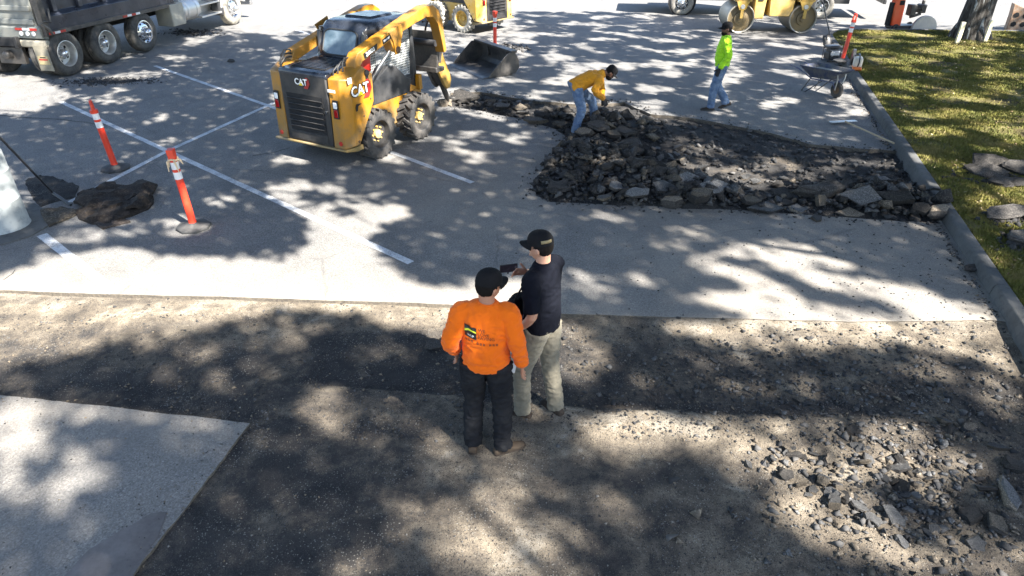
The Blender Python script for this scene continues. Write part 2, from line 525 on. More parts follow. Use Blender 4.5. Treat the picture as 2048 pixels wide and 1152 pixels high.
CH_BRK = chunk_mat('broken_asphalt_face', (.022, .021, .021), (.062, .056, .05))
CH_SOIL = chunk_mat('soiled_asphalt_face', (.06, .05, .04), (.17, .14, .105))
CH_SHEET = chunk_mat('torn_asphalt_sheet', (.020, .016, .014), (.046, .036, .029), 7)

# ------------------------------------------------------------------ cut lines of the dig (photo pixels -> ground)
def jag(pts, step, amp, seed):
    out = []
    for i in range(len(pts) - 1):
        a, b = Vector(pts[i][:2]), Vector(pts[i + 1][:2])
        n = max(1, int((b - a).length / step))
        nr = (b - a).normalized(); nr = Vector((-nr.y, nr.x))
        for k in range(n):
            p = a.lerp(b, k / n)
            out.append(p + nr * amp * (noise.noise(Vector((p.x * 2.3, p.y * 2.3, seed))) + .7 * noise.noise(Vector((p.x * 9, p.y * 9, seed)))))
    out.append(Vector(pts[-1][:2]))
    return out
def gl(l): return [G(u, v) for u, v in l]
K0, K1 = Vector((5.21, 5.66)), Vector((9.67, 22.06))
KD = (K1 - K0).normalized()
KN = Vector((KD.y, -KD.x))                      # towards the grass
def kerb_at(y): return K0.x + (y - K0.y) * KD.x / KD.y
E1 = gl([(0, 580), (200, 588), (420, 593), (600, 599), (830, 606), (1000, 615), (1130, 627), (1400, 636), (1700, 643), (1985, 640)])
E1 = [Vector((-14, 7.35, 0))] + E1
E2 = gl([(455, 742), (560, 755), (700, 770), (930, 786), (1110, 806), (1400, 820), (1640, 827)])
SL_T = gl([(0, 790), (250, 817), (500, 846)])
SL_R = gl([(500, 846), (425, 945), (262, 1152)])
dsl = (SL_R[2] - SL_R[1]).normalized()
SLB = SL_R[2] + dsl * 3.6
yk = E1[-1].y - .06
hole1 = jag(E1, .12, .012, 1.0) + [Vector((kerb_at(yk) + .12, yk))] + [Vector((kerb_at(-.5) + .12, -.5)), Vector((SLB.x, -.5))]
hole1 += jag([SLB, SL_R[2], SL_R[1], SL_R[0]], .05, .016, 2.0)[:-1]
hole1 += jag([SL_T[2], SL_T[1], SL_T[0], Vector((-14, 6.2, 0))], .06, .014, 3.0)
H2 = gl([(1795, 302), (1700, 296), (1620, 288), (1540, 266), (1460, 250), (1390, 236), (1300, 228), (1250, 205), (1150, 208), (1050, 200), (960, 183), (900, 186),
         (893, 212), (960, 222), (1040, 238), (1110, 258), (1150, 285), (1120, 312), (1080, 345), (1062, 368), (1072, 392), (1100, 404),
         (1180, 408), (1300, 412), (1480, 420), (1640, 432), (1760, 440), (1893, 447)])
hole2 = jag(H2, .14, .05, 4.0)
hole2 += [Vector((kerb_at(hole2[-1].y) + .12, hole2[-1].y)), Vector((kerb_at(hole2[0].y) + .12, hole2[0].y))]
E2d = [(p.x, p.y) for p in E2]

# ------------------------------------------------------------------ ground, lot, dug base
ground = MB().add([(-400, -400, -.35), (400, -400, -.35), (400, 400, -.35), (-400, 400, -.35)], [(0, 1, 2, 3)]).build('ground', TURF, smooth=0)
tag(ground, 'wide bare ground around the car park', kind='structure')

def dust_at(x, y):
    d = 0.0
    u, v = PX(x, y)
    d1 = abs(y - np.interp(x, [p.x for p in E1], [p.y for p in E1]))
    if y > 5.5: d = max(d, .75 * math.exp(-d1 / .55))
    if 500 < u < 1300 and 300 < v < 640: d = max(d, .55 * math.exp(-((u - 1000) / 240) ** 2 - ((v - 400) / 90) ** 2))
    if 1130 < u < 2048 and 400 < v < 660: d = max(d, .5 * sstep(1130, 1300, u))
    if x < -1.8 and y < 5.6: d = max(d, .3); d = max(d, .7 * math.exp(-abs(v - np.interp(u, [0, 500], [800, 860])) / 50.0))
    return min(1.0, d)

def build_lot():
    outer = [Vector((-90, -30)), Vector((90, -30)), Vector((90, 160)), Vector((-90, 160))]
    verts, edges = [], []
    for loop in (outer, hole1, hole2):
        o = len(verts)
        verts += [Vector((p.x, p.y)) for p in loop]
        edges += [(o + i, o + (i + 1) % len(loop)) for i in range(len(loop))]
    # extra points so that the dust attribute has somewhere to live
    x = -12.0
    while x < 10:
        y = 3.0
        while y < 20:
            q = Vector((x + rng.uniform(-.1, .1), y + rng.uniform(-.1, .1)))
            if not in_poly(q.x, q.y, hole1) and not in_poly(q.x, q.y, hole2): verts.append(q)
            y += .4
        x += .4
    r = geometry.delaunay_2d_cdt(verts, edges, [], 0, 1e-5)
    V, F = r[0], r[2]
    fs = []
    for f in F:
        c = sum((V[i] for i in f), Vector((0, 0))) / len(f)
        if not in_poly(c.x, c.y, hole1) and not in_poly(c.x, c.y, hole2): fs.append(list(f))
    mb = MB()
    mb.add([(p.x, p.y, 0) for p in V], fs)
    for loop in (hole1, hole2):
        n = len(loop)
        vs = [(p.x, p.y, 0) for p in loop] + [(p.x + rng.uniform(-.006, .006), p.y + rng.uniform(-.006, .006), -.16) for p in loop]
        mb.add(vs, [(i, (i + 1) % n, (i + 1) % n + n, i + n) for i in range(n)], 1)
    me = mb.mesh('asphalt_lot')
    bm = bmesh.new(); bm.from_mesh(me)
    bmesh.ops.remove_doubles(bm, verts=bm.verts, dist=1e-5)
    bmesh.ops.recalc_face_normals(bm, faces=bm.faces)
    up = [f for f in bm.faces if f.material_index == 0 and f.normal.z < 0]
    bmesh.ops.reverse_faces(bm, faces=up)
    bm.to_mesh(me); bm.free()
    at = me.attributes.new('dust', 'FLOAT', 'POINT')
    at.data.foreach_set('value', [dust_at(v.co.x, v.co.y) for v in me.vertices])
    return finish('asphalt_lot', me, [ASPH, CUT], smooth=0)
lot = tag(build_lot(), 'weathered grey asphalt of the car park with cut edges', kind='structure')

def near_base_z(x, y):
    u, v = PX(x, y)
    z = -.056
    yedge = np.interp(x, [p[0] for p in E2d], [p[1] for p in E2d])
    right = sstep(3.6, 2.4, x)
    z += .034 * sstep(.025, -.025, y - yedge + .012 * noise.noise(Vector((x * 7, 0, 3)))) * right * sstep(-2.9, -2.45, x)
    z += .012 * fbm(x * 1.6, y * 1.6, 5) + .006 * fbm(x * 9, y * 9, 8)
    yt_ = np.interp(x, [p.x for p in E1], [p.y for p in E1])
    z += .036 * sstep(.2, 1.8, x) * math.exp(-max(0, yt_ - y) / .45) + .012 * math.exp(-max(0, yt_ - y) / .10)
    rb = sstep(1550, 1850, u) * sstep(760, 900, v)
    z += rb * (.035 * fbm(x * 3.1, y * 3.1, 11) + .02)
    return min(z, -.008) if rb < .2 else min(z, .05)
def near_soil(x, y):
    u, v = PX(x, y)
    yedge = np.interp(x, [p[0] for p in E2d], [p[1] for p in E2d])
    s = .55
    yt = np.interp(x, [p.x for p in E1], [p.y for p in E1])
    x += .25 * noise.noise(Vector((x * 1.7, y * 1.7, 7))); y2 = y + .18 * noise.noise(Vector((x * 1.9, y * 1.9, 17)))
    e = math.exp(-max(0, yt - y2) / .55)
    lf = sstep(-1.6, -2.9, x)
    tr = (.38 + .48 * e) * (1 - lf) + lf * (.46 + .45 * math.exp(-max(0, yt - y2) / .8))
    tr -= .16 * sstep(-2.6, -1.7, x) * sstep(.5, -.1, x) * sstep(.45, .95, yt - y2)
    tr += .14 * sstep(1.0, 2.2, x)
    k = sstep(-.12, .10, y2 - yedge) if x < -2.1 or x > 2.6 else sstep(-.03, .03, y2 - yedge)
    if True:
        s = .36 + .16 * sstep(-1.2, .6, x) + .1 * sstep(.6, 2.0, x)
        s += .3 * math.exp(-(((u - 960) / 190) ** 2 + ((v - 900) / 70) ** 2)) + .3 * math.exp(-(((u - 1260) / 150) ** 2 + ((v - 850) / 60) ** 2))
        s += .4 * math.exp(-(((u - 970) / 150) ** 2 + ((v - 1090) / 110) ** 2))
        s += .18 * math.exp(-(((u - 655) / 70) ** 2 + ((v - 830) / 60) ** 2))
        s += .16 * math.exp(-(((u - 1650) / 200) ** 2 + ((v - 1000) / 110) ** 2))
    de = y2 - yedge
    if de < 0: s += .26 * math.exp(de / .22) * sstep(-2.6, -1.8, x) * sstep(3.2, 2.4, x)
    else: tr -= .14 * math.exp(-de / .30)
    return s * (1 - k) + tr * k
# heaps of the far dig: height above its floor
SPINE = [(G(905, 203), .10, .35), (G(1010, 215), .13, .4), (G(1120, 235), .16, .45), (G(1200, 265), .34, .6), (G(1180, 330), .42, .75), (G(1140, 375), .15, .5), (G(1260, 370), .34, .7),
         (G(1380, 390), .26, .6), (G(1470, 400), .14, .45), (G(1640, 395), .15, .5), (G(1760, 400), .25, .5), (G(1860, 415), .20, .45), (G(1290, 262), .10, .6)]
def heap(x, y):
    h = 0.0
    for p, a, r in SPINE:
        h = max(h, a * math.exp(-((x - p.x) ** 2 + (y - p.y) ** 2) / (r * r)))
    return h
def far_base_z(x, y):
    return -.06 + heap(x, y) * .85 + .03 * fbm(x * 2.2, y * 2.2, 4) + .03 * fbm(x * 7, y * 7, 9)
def far_soil(x, y):
    u, v = PX(x, y)
    s = .08 - .4 * heap(x, y)
    s += .34 * math.exp(-(((u - 1530) / 140) ** 2 + ((v - 325) / 34) ** 2)) + .25 * math.exp(-(((u - 1380) / 90) ** 2 + ((v - 290) / 30) ** 2))
    return s
def field(name, poly, zf, sf, cell, label, ymax=None):
    xs = [p.x for p in poly]; ys = [p.y for p in poly]
    x0, x1, y0, y1 = max(-9, min(xs)) - .06, max(xs) + .06, max(1.0, min(ys)) - .06, max(ys) + .06
    nx, ny = int((x1 - x0) / cell), int((y1 - y0) / cell)
    X = np.linspace(x0, x1, nx); Y = np.linspace(y0, y1, ny)
    V = np.zeros((nx * ny, 3)); S = np.zeros(nx * ny)
    k = 0
    for y in Y:
        for x in X:
            V[k] = (x, y, zf(x, y)); S[k] = sf(x, y); k += 1
    i, j = np.meshgrid(np.arange(nx - 1), np.arange(ny - 1))
    a = (j * nx + i).ravel()
    F = np.stack([a, a + 1, a + nx + 1, a + nx], 1)
    keep = np.array([in_poly(V[q, 0] + cell / 2, V[q, 1] + cell / 2, poly) or min(abs(V[q, 0] - x0), 9) < 0 for q in a]) if False else None
    o = np_mesh(name, V, F, SOIL, smooth=True)
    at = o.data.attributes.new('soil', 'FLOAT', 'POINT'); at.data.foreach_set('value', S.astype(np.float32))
    return tag(o, label, kind='structure')
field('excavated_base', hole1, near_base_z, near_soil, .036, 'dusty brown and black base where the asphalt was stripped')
def far_clip(x, y):
    # inside the hole the heap; under the surrounding asphalt stay below it
    z = far_base_z(x, y)
    return z if in_poly(x, y, hole2) else min(z, -.02)
field('excavated_patch', hole2, far_clip, far_soil, .05, 'dark broken ground inside the far dig beside the kerb')

# ------------------------------------------------------------------ kerb and turf
kerb = empty('kerb')
tag(kerb, 'grey concrete kerb along the lawn', kind='structure')
L = (K1 - K0).length
s0 = -11.0
prof = [(0, -.16), (.045, .12), (.06, .142), (.075, .150), (.180, .154), (.19, .145), (.19, -.16)]
while s0 < L - .2:
    s1 = min(s0 + 3.05, L)
    a = K0 + KD * s0; b = K0 + KD * (s1 - .012)
    mb = MB()
    vs = [(a.x + KN.x * q, a.y + KN.y * q, z) for q, z in prof] + [(b.x + KN.x * q, b.y + KN.y * q, z) for q, z in prof]
    n = len(prof)
    mb.add(vs, [list(range(n))[::-1], list(range(n, 2 * n))] + [(i, (i + 1) % n, (i + 1) % n + n, i + n) for i in range(n)])
    mb.build('kerb_segment', CONC, kerb, bevel=.008)
    s0 = s1
# rounded return of the kerb at the far corner, then along the back of the lawn
ctr = K1 + KN * 1.6
a0 = math.atan2(-KN.y, -KN.x)
arc = [ctr - KN * 1.6 + KD * .0]
angs = [a0 - i * R(12) for i in range(0, 8)]
pts = [(ctr + Vector((math.cos(t), math.sin(t))) * 1.6, Vector((-math.cos(t), -math.sin(t)))) for t in angs]
e_dir = Vector((-pts[-1][1].y, pts[-1][1].x)) * -1
last = pts[-1]
tdir = (pts[-1][0] - pts[-2][0]).normalized()
pts.append((last[0] + tdir * 30, last[1]))
for i in range(len(pts) - 1):
    (p, pn), (q, qn) = pts[i], pts[i + 1]
    n = len(prof)
    vs = [(p.x + pn.x * w, p.y + pn.y * w, z) for w, z in prof] + [(q.x + qn.x * w, q.y + qn.y * w, z) for w, z in prof]
    MB().add(vs, [list(range(n))[::-1], list(range(n, 2 * n))] + [(k, (k + 1) % n, (k + 1) % n + n, k + n) for k in range(n)]).build('kerb_segment', CONC, kerb)
BACK = pts
turf_poly = [K0 + KD * -11 + KN * .2, K1 + KN * .2] + [p + n_ * .2 for p, n_ in pts[1:]] + [Vector((45, -15))]
def turf_z(x, y): return .128 + .018 * fbm(x * .7, y * .7, 2) + .008 * fbm(x * 5, y * 5, 6)
tverts = [Vector((p.x, p.y)) for p in turf_poly]
nb = len(tverts)
for _ in range(5200):
    q = Vector((rng.uniform(5, 20), rng.uniform(5, 25)))
    if in_poly(q.x, q.y, turf_poly): tverts.append(q)
r = geometry.delaunay_2d_cdt(tverts, [(i, (i + 1) % nb) for i in range(nb)], [], 0, 1e-5)
tf = [list(f) for f in r[2] if in_poly(sum(r[0][i].x for i in f) / 3, sum(r[0][i].y for i in f) / 3, turf_poly)]
tb = MB().add([(p.x, p.y, turf_z(p.x, p.y)) for p in r[0]], tf).build('lawn', TURF, smooth=80)
if sum(f.normal.z for f in tb.data.polygons) < 0: tb.data.flip_normals()
tag(tb, 'patchy green and straw coloured lawn behind the kerb', kind='structure')

def grass():
    g = np.random.default_rng(3)
    N = 150000
    # even in the picture: sample pixels of the lawn, then drop to the ground
    xs, ys = [], []
    out = []
    while len(out) < N:
        u, v = g.uniform(1660, 2080), g.uniform(52, 640)
        p = G(u, v, .13)
        if p.y < 26 and in_poly(p.x, p.y, turf_poly):
            d = fbm(p.x * 1.4, p.y * 1.4, 20, 4)
            if g.random() < sstep(-.45, .25, d) + .06: out.append((p.x, p.y, p.length))
    out = np.array(out)
    for k in range(len(out)): pass
    h = g.uniform(.015, .052, N) * (1 + .25 * g.standard_normal(N).clip(-1, 1))
    w = .0035 + .0006 * out[:, 2]
    a = g.uniform(0, 2 * np.pi, N); lean = g.uniform(0, .9, N); la = g.uniform(0, 2 * np.pi, N)
    z = np.array([turf_z(x, y) for x, y, _ in out]) - .004
    dx, dy = np.cos(a) * w, np.sin(a) * w
    B1 = np.stack([out[:, 0] - dx, out[:, 1] - dy, z], 1); B2 = np.stack([out[:, 0] + dx, out[:, 1] + dy, z], 1)
    T = np.stack([out[:, 0] + np.cos(la) * lean * h, out[:, 1] + np.sin(la) * lean * h, z + h * np.sqrt(1 - .5 * lean ** 2)], 1)
    V = np.concatenate([B1, B2, T]); i = np.arange(N)
    return np_mesh('grass', V, np.stack([i, i + N, i + 2 * N], 1), BLADE)
tag(grass(), 'short patchy grass and dry straw on the lawn', 'grass', kind='stuff')

# ------------------------------------------------------------------ painted lines and cracks
def stripe(pix, w, name='painted_line', mat=None, z=.005, label=None):
    pts = [G(u, v) for u, v in pix]
    V, F = [], []
    fine = []
    for i in range(len(pts) - 1):
        n = max(2, int((pts[i + 1] - pts[i]).length / .25))
        fine += [pts[i].lerp(pts[i + 1], k / n) for k in range(n)]
    fine.append(pts[-1])
    for i, p in enumerate(fine):
        t = (fine[min(i + 1, len(fine) - 1)] - fine[max(i - 1, 0)]).normalized()
        nr = Vector((-t.y, t.x, 0))
        e = w / 2 * (1 + .10 * noise.noise(p * 5)); 
        if name != 'painted_line' : e = w / 2 * (.35 + .9 * abs(noise.noise(p * 4))) ; p = p + nr * .03 * noise.noise(p * 3.1)
        V += [(p.x + nr.x * e, p.y + nr.y * e, z), (p.x - nr.x * e, p.y - nr.y * e, z)]
    F = [(2 * i, 2 * i + 1, 2 * i + 3, 2 * i + 2) for i in range(len(fine) - 1)]
    o = MB().add(V, F).build(name, mat or LINEP, smooth=0)
    if o.data.polygons[0].normal.z < 0: o.data.flip_normals()
    return tag(o, label, kind='structure')
stripe([(122, 204), (332, 301), (822, 526)], .105, label='white stall line running down between the two delineators')
stripe([(310, 132), (540, 213), (945, 366)], .105, z=.0055, label='white stall line passing under the skid steer')
stripe([(140, 405), (334, 303), (548, 206)], .105, z=.006, label='white cross line joining the stall lines')
stripe([(84, 470), (230, 585)], .13, label='white stall line below the torn asphalt sheet')
stripe([(560, 48), (655, 82)], .1, z=.0045, label='faint stall line behind the skid steer')
STN = gl([(125, 1156), (180, 1100), (240, 1062), (300, 1030), (332, 1024), (318, 1075), (300, 1100), (264, 1156)])
m_ = MB().add([(p.x, p.y, .004) for p in jag(STN + [STN[0]], .05, .02, 12.0)[:-1] for p in [p]], [list(range(len(jag(STN + [STN[0]], .05, .02, 12.0)) - 1))]).build('dirt_stain', paint('scraped_dark_dirt', (.10, .088, .082), .95, var=.35, scale=5, dirt=(.19, .17, .16), dirt_amt=.5, bump=.5), smooth=0)
if m_.data.polygons[0].normal.z < 0: m_.data.flip_normals()
tag(m_, 'dark dirty scrape on the asphalt slab in the near corner', kind='structure')
CRK = paint('open_crack', (.03, .029, .028), .95, var=.4)
for pix, w in (([(0, 231), (60, 236), (130, 240), (212, 250)], .05), ([(505, 312), (548, 305), (580, 296)], .03), ([(330, 332), (420, 336), (520, 341), (580, 352)], .012),
               ([(8, 560), (25, 548), (30, 540)], .025), ([(1452, 822), (1458, 845), (1462, 868)], .05), ([(1470, 885), (1480, 915), (1478, 940)], .03)):
    stripe(pix, w, 'crack', CRK, z=.004 if pix[0][1] < 700 else -.030, label='dark jagged crack in the pavement')
# ------------------------------------------------------------------ oaks around the lot: their crowns throw the dappled shade
LIT_POLY = [
    (.97, [(-80, 570), (0, 548), (60, 522), (150, 500), (250, 492), (330, 507), (420, 510), (500, 516), (580, 507), (612, 470), (590, 432), (545, 402), (522, 372), (600, 355), (680, 372),
           (700, 388), (770, 382), (792, 402), (832, 420), (830, 438), (762, 455), (752, 482), (775, 522), (832, 560), (960, 582), (1050, 560), (1062, 600), (1010, 632), (900, 655), (862, 672),
           (760, 642), (700, 626), (560, 612), (500, 640), (400, 652), (360, 666), (230, 662), (150, 692), (60, 722), (0, 748), (-80, 770)]),
    (.9, [(1370, 516), (1430, 500), (1500, 485), (1541, 478), (1602, 486), (1672, 511), (1743, 536), (1803, 556), (1853, 576), (1985, 617), (2048, 692), (2048, 762), (2005, 732), (1954, 712), (1904, 712),
          (1803, 682), (1702, 702), (1551, 692), (1481, 682), (1400, 657), (1501, 632), (1350, 607), (1340, 586), (1410, 581), (1491, 576), (1420, 546), (1380, 531)]),
    (1.0, [(470, -200), (740, -200), (720, 25), (660, 42), (600, 66), (540, 72), (480, 64), (500, 36)]),
    (1.0, [(1030, -200), (1460, -200), (1450, 22), (1300, 30), (1150, 20), (1030, 8)]),
    (1.0, [(1650, -200), (2300, -200), (2300, 50), (2048, 52), (1700, 52), (1660, 40)]),
    (.95, [(-80, 150), (60, 152), (120, 176), (160, 192), (120, 206), (50, 226), (-80, 232)]),
]
LIT = [  # u, v, ru, rv, tilt in degrees, strength
    (217, 200, 60, 9, 0, .5), (330, 231, 20, 8, 0, .8), (514, 267, 16, 6, 0, .9), (347, 116, 34, 6, 0, .7), (280, 150, 55, 8, -5, .7), (190, 440, 70, 22, -5, .5), (190, 470, 90, 16, -8, .8), (365, 450, 48, 26, 0, .75), (450, 400, 25, 12, 0, .5),
    (75, 510, 30, 12, 0, .3), (20, 400, 30, 60, 0, .7), (40, 180, 60, 50, 0, .5),
    (90, 692, 140, 26, -6, .75), (560, 690, 60, 16, 0, .5), (290, 676, 70, 12, 0, .6), (30, 760, 60, 18, 0, .5), (760, 690, 50, 16, 0, .45), (560, 960, 40, 30, 0, .4), (640, 1030, 50, 26, 0, .35), (840, 1010, 40, 30, 0, .35),
    (329, 745, 35, 20, 0, .65), (400, 699, 50, 20, 0, .5), (442, 765, 35, 25, 0, .45), (514, 730, 35, 25, 0, .5), (606, 652, 60, 12, 0, .6),
    (30, 870, 75, 60, 0, .85), (120, 815, 150, 16, 6, .75), (290, 838, 60, 14, 6, .6), (170, 915, 45, 24, 0, .65), (123, 960, 32, 26, 0, .65), (15, 965, 50, 42, 0, .75), (400, 850, 60, 14, 6, .4), (110, 1010, 60, 30, 0, .35),
    (652, 822, 52, 52, 0, .65), (730, 873, 48, 26, 0, .55), (842, 879, 62, 40, 0, .5), (457, 997, 36, 20, 0, .5), (966, 1074, 100, 80, 0, .92), (709, 1125, 60, 40, 0, .5), (560, 890, 40, 20, 0, .35),
    (1030, 975, 110, 18, -4, .7), (970, 920, 130, 30, 0, .4), (1255, 868, 95, 50, 0, .95), (1265, 1050, 34, 22, 0, .5), (1143, 1090, 60, 70, 0, .4), (1330, 1000, 60, 30, 0, .3),
    (1229, 438, 40, 9, 10, .85), (1375, 460, 52, 10, 5, .65), (1430, 478, 20, 6, 0, .75), (1350, 488, 36, 12, 0, .7), (1275, 559, 40, 13, 15, .65), (1169, 566, 62, 20, 12, .5), (1020, 590, 60, 36, 0, .9),
    (1139, 705, 62, 62, 0, .75), (1230, 640, 60, 14, 0, .4), (1451, 667, 110, 22, 10, .8), (1375, 883, 95, 36, 0, .75), (1500, 848, 110, 26, 0, .7), (1800, 885, 160, 50, 10, .5),
    (1640, 1010, 225, 62, 33, .90), (1745, 915, 125, 42, 0, .75), (1878, 929, 72, 32, 0, .75), (1966, 1128, 160, 42, 0, .75), (2030, 790, 60, 60, 0, .65), (1880, 740, 80, 24, 10, .5), (1560, 770, 60, 16, 0, .3),
    (1560, 325, 45, 14, 0, .95), (1480, 348, 100, 20, 10, .85), (1400, 290, 70, 16, 8, .6), (1700, 320, 60, 12, 0, .5), (1200, 342, 30, 10, 0, .5), (1060, 225, 40, 12, 0, .7), (1240, 210, 60, 10, 0, .7), (1320, 235, 70, 8, 5, .7), (1620, 345, 40, 14, 0, .5),
    (905, 200, 26, 22, 0, .9), (700, 190, 45, 120, 0, .75), (660, 60, 60, 30, 0, .5), (850, 60, 60, 60, 0, .75), (1000, 60, 30, 60, 0, .7), (1445, 120, 26, 50, 0, .7), (1170, 150, 45, 30, 0, .8), (1190, 165, 30, 14, 0, .8), (1145, 225, 22, 22, 0, .8),
    (960, 660, 90, 90, 0, .7), (470, 25, 60, 40, 0, 1), (420, 30, 60, 20, 0, .8), (400, 80, 40, 8, -12, .8), (310, 12, 30, 12, 0, .4), (1500, 40, 60, 40, 0, .5), (1940, 40, 60, 60, 0, .5), (930, 40, 90, 30, 0, .8), (160, 60, 60, 10, -15, .3),
    (1800, 130, 60, 9, 0, .9), (1900, 108, 80, 8, 0, .9), (1980, 250, 60, 16, 0, .6), (1900, 200, 60, 9, 0, .8), (1850, 240, 50, 10, 0, .7), (2000, 400, 60, 24, 0, .8), (1950, 420, 40, 30, 0, .7), (2000, 180, 60, 8, 0, .7), (1760, 75, 60, 7, 0, .9), (1940, 520, 50, 16, 40, .5),
]
DARKS = [(1500, 526, 60, 10, 8), (1700, 604, 120, 15, 12), (1718, 548, 105, 6, 8), (1570, 560, 60, 10, 15), (500, 470, 95, 45, 0), (690, 425, 20, 8, 0), (640, 395, 40, 7, 5), (760, 400, 60, 7, 4), (700, 360, 60, 8, 5), (30, 505, 45, 26, 0),
         (1400, 1050, 120, 55, 33), (1500, 980, 40, 30, 33)]
def ell(u, v, e):
    a = R(e[4]); dx, dy = u - e[0], v - e[1]
    x = (dx * math.cos(a) + dy * math.sin(a)) / e[2]; y = (-dx * math.sin(a) + dy * math.cos(a)) / e[3]
    return x * x + y * y
BB = [(min(p[0] for p in pl), max(p[0] for p in pl), min(p[1] for p in pl), max(p[1] for p in pl)) for _, pl in LIT_POLY]
def shade_want(x, y):
    """how much of the sun the leaves over this spot take, 0..1"""
    u, v = PX(x, y)
    nz = noise.noise(Vector((x * 1.9, y * 1.9, 1.0)))
    n2 = fbm(x * 1.15, y * 1.15, 31.0, 5)
    if not (-120 < u < 2170 and -40 < v < 1230):
        return .9 if n2 > -.1 else .15
    wu, wv = u + 16 * nz, v + 6 * noise.noise(Vector((x * 1.9, y * 1.9, 9.0)))
    s = .97
    if v < 330 and u > 540 and not (1060 < u < 1800 and v > 240):   # finely dappled far field
        s = .965 if n2 > -.10 else .06
    elif abs(x - kerb_at(y)) < .5 and 5 < y < 22: s = .97 if n2 > -.3 else .3
    elif u > 1700 and v < 640 and x > kerb_at(y): s = .965 if n2 > -.10 else .06
    elif v < 400: s = .96 if n2 > -.55 else .3
    elif v > 640: s = .97 if nz > -.38 else .6
    for (st, pl), bb in zip(LIT_POLY, BB):
        if bb[0] < wu < bb[1] and bb[2] < wv < bb[3] and in_poly(wu, wv, pl): s *= 1 - st
    for e in LIT:
        if abs(wu - e[0]) > 1.5 * max(e[2], e[3]) or abs(wv - e[1]) > 1.5 * max(e[2], e[3]): continue
        q = ell(wu, wv, e)
        if q < 2.2: s *= 1 - e[5] * sstep(1.6, .55, q)
    for e in DARKS:
        if abs(wu - e[0]) > 1.3 * max(e[2], e[3]) or abs(wv - e[1]) > 1.3 * max(e[2], e[3]): continue
        q = ell(wu, wv, e)
        if q < 1.5: s = max(s, .95 * sstep(1.4, .7, q))
    return s

def leaf_mat():
    t = NT('oak_leaf')
    p = t.pos()
    n = t.noise(1.5, 4, .6, p)
    c = t.ramp(n, [(.3, (.045, .075, .018)), (.7, (.10, .13, .03))])
    return t.out(c, .6, 0, .3)
LEAF = leaf_mat()
def bark_mat():
    t = NT('oak_bark')
    p = t.pos(True)
    mp = t.n('Mapping'); t.l(p, mp.inputs[0]); mp.inputs['Scale'].default_value = (5, 5, .9)
    n = t.noise(2.2, 7, .7, mp.outputs[0], dist=.7)
    c = t.ramp(n, [(.34, (.018, .016, .015)), (.50, (.06, .054, .048)), (.62, (.11, .105, .098)), (.76, (.26, .26, .25))])
    li = t.noise(1.6, 4, .6, mp.outputs[0])
    c = t.mix(t.ramp(li, [(.57, 0), (.64, .8)]), c, (.36, .38, .38))
    t.bump(n, 1.0, .05)
    return t.out(c, .95, 0, .15)
BARK = bark_mat()

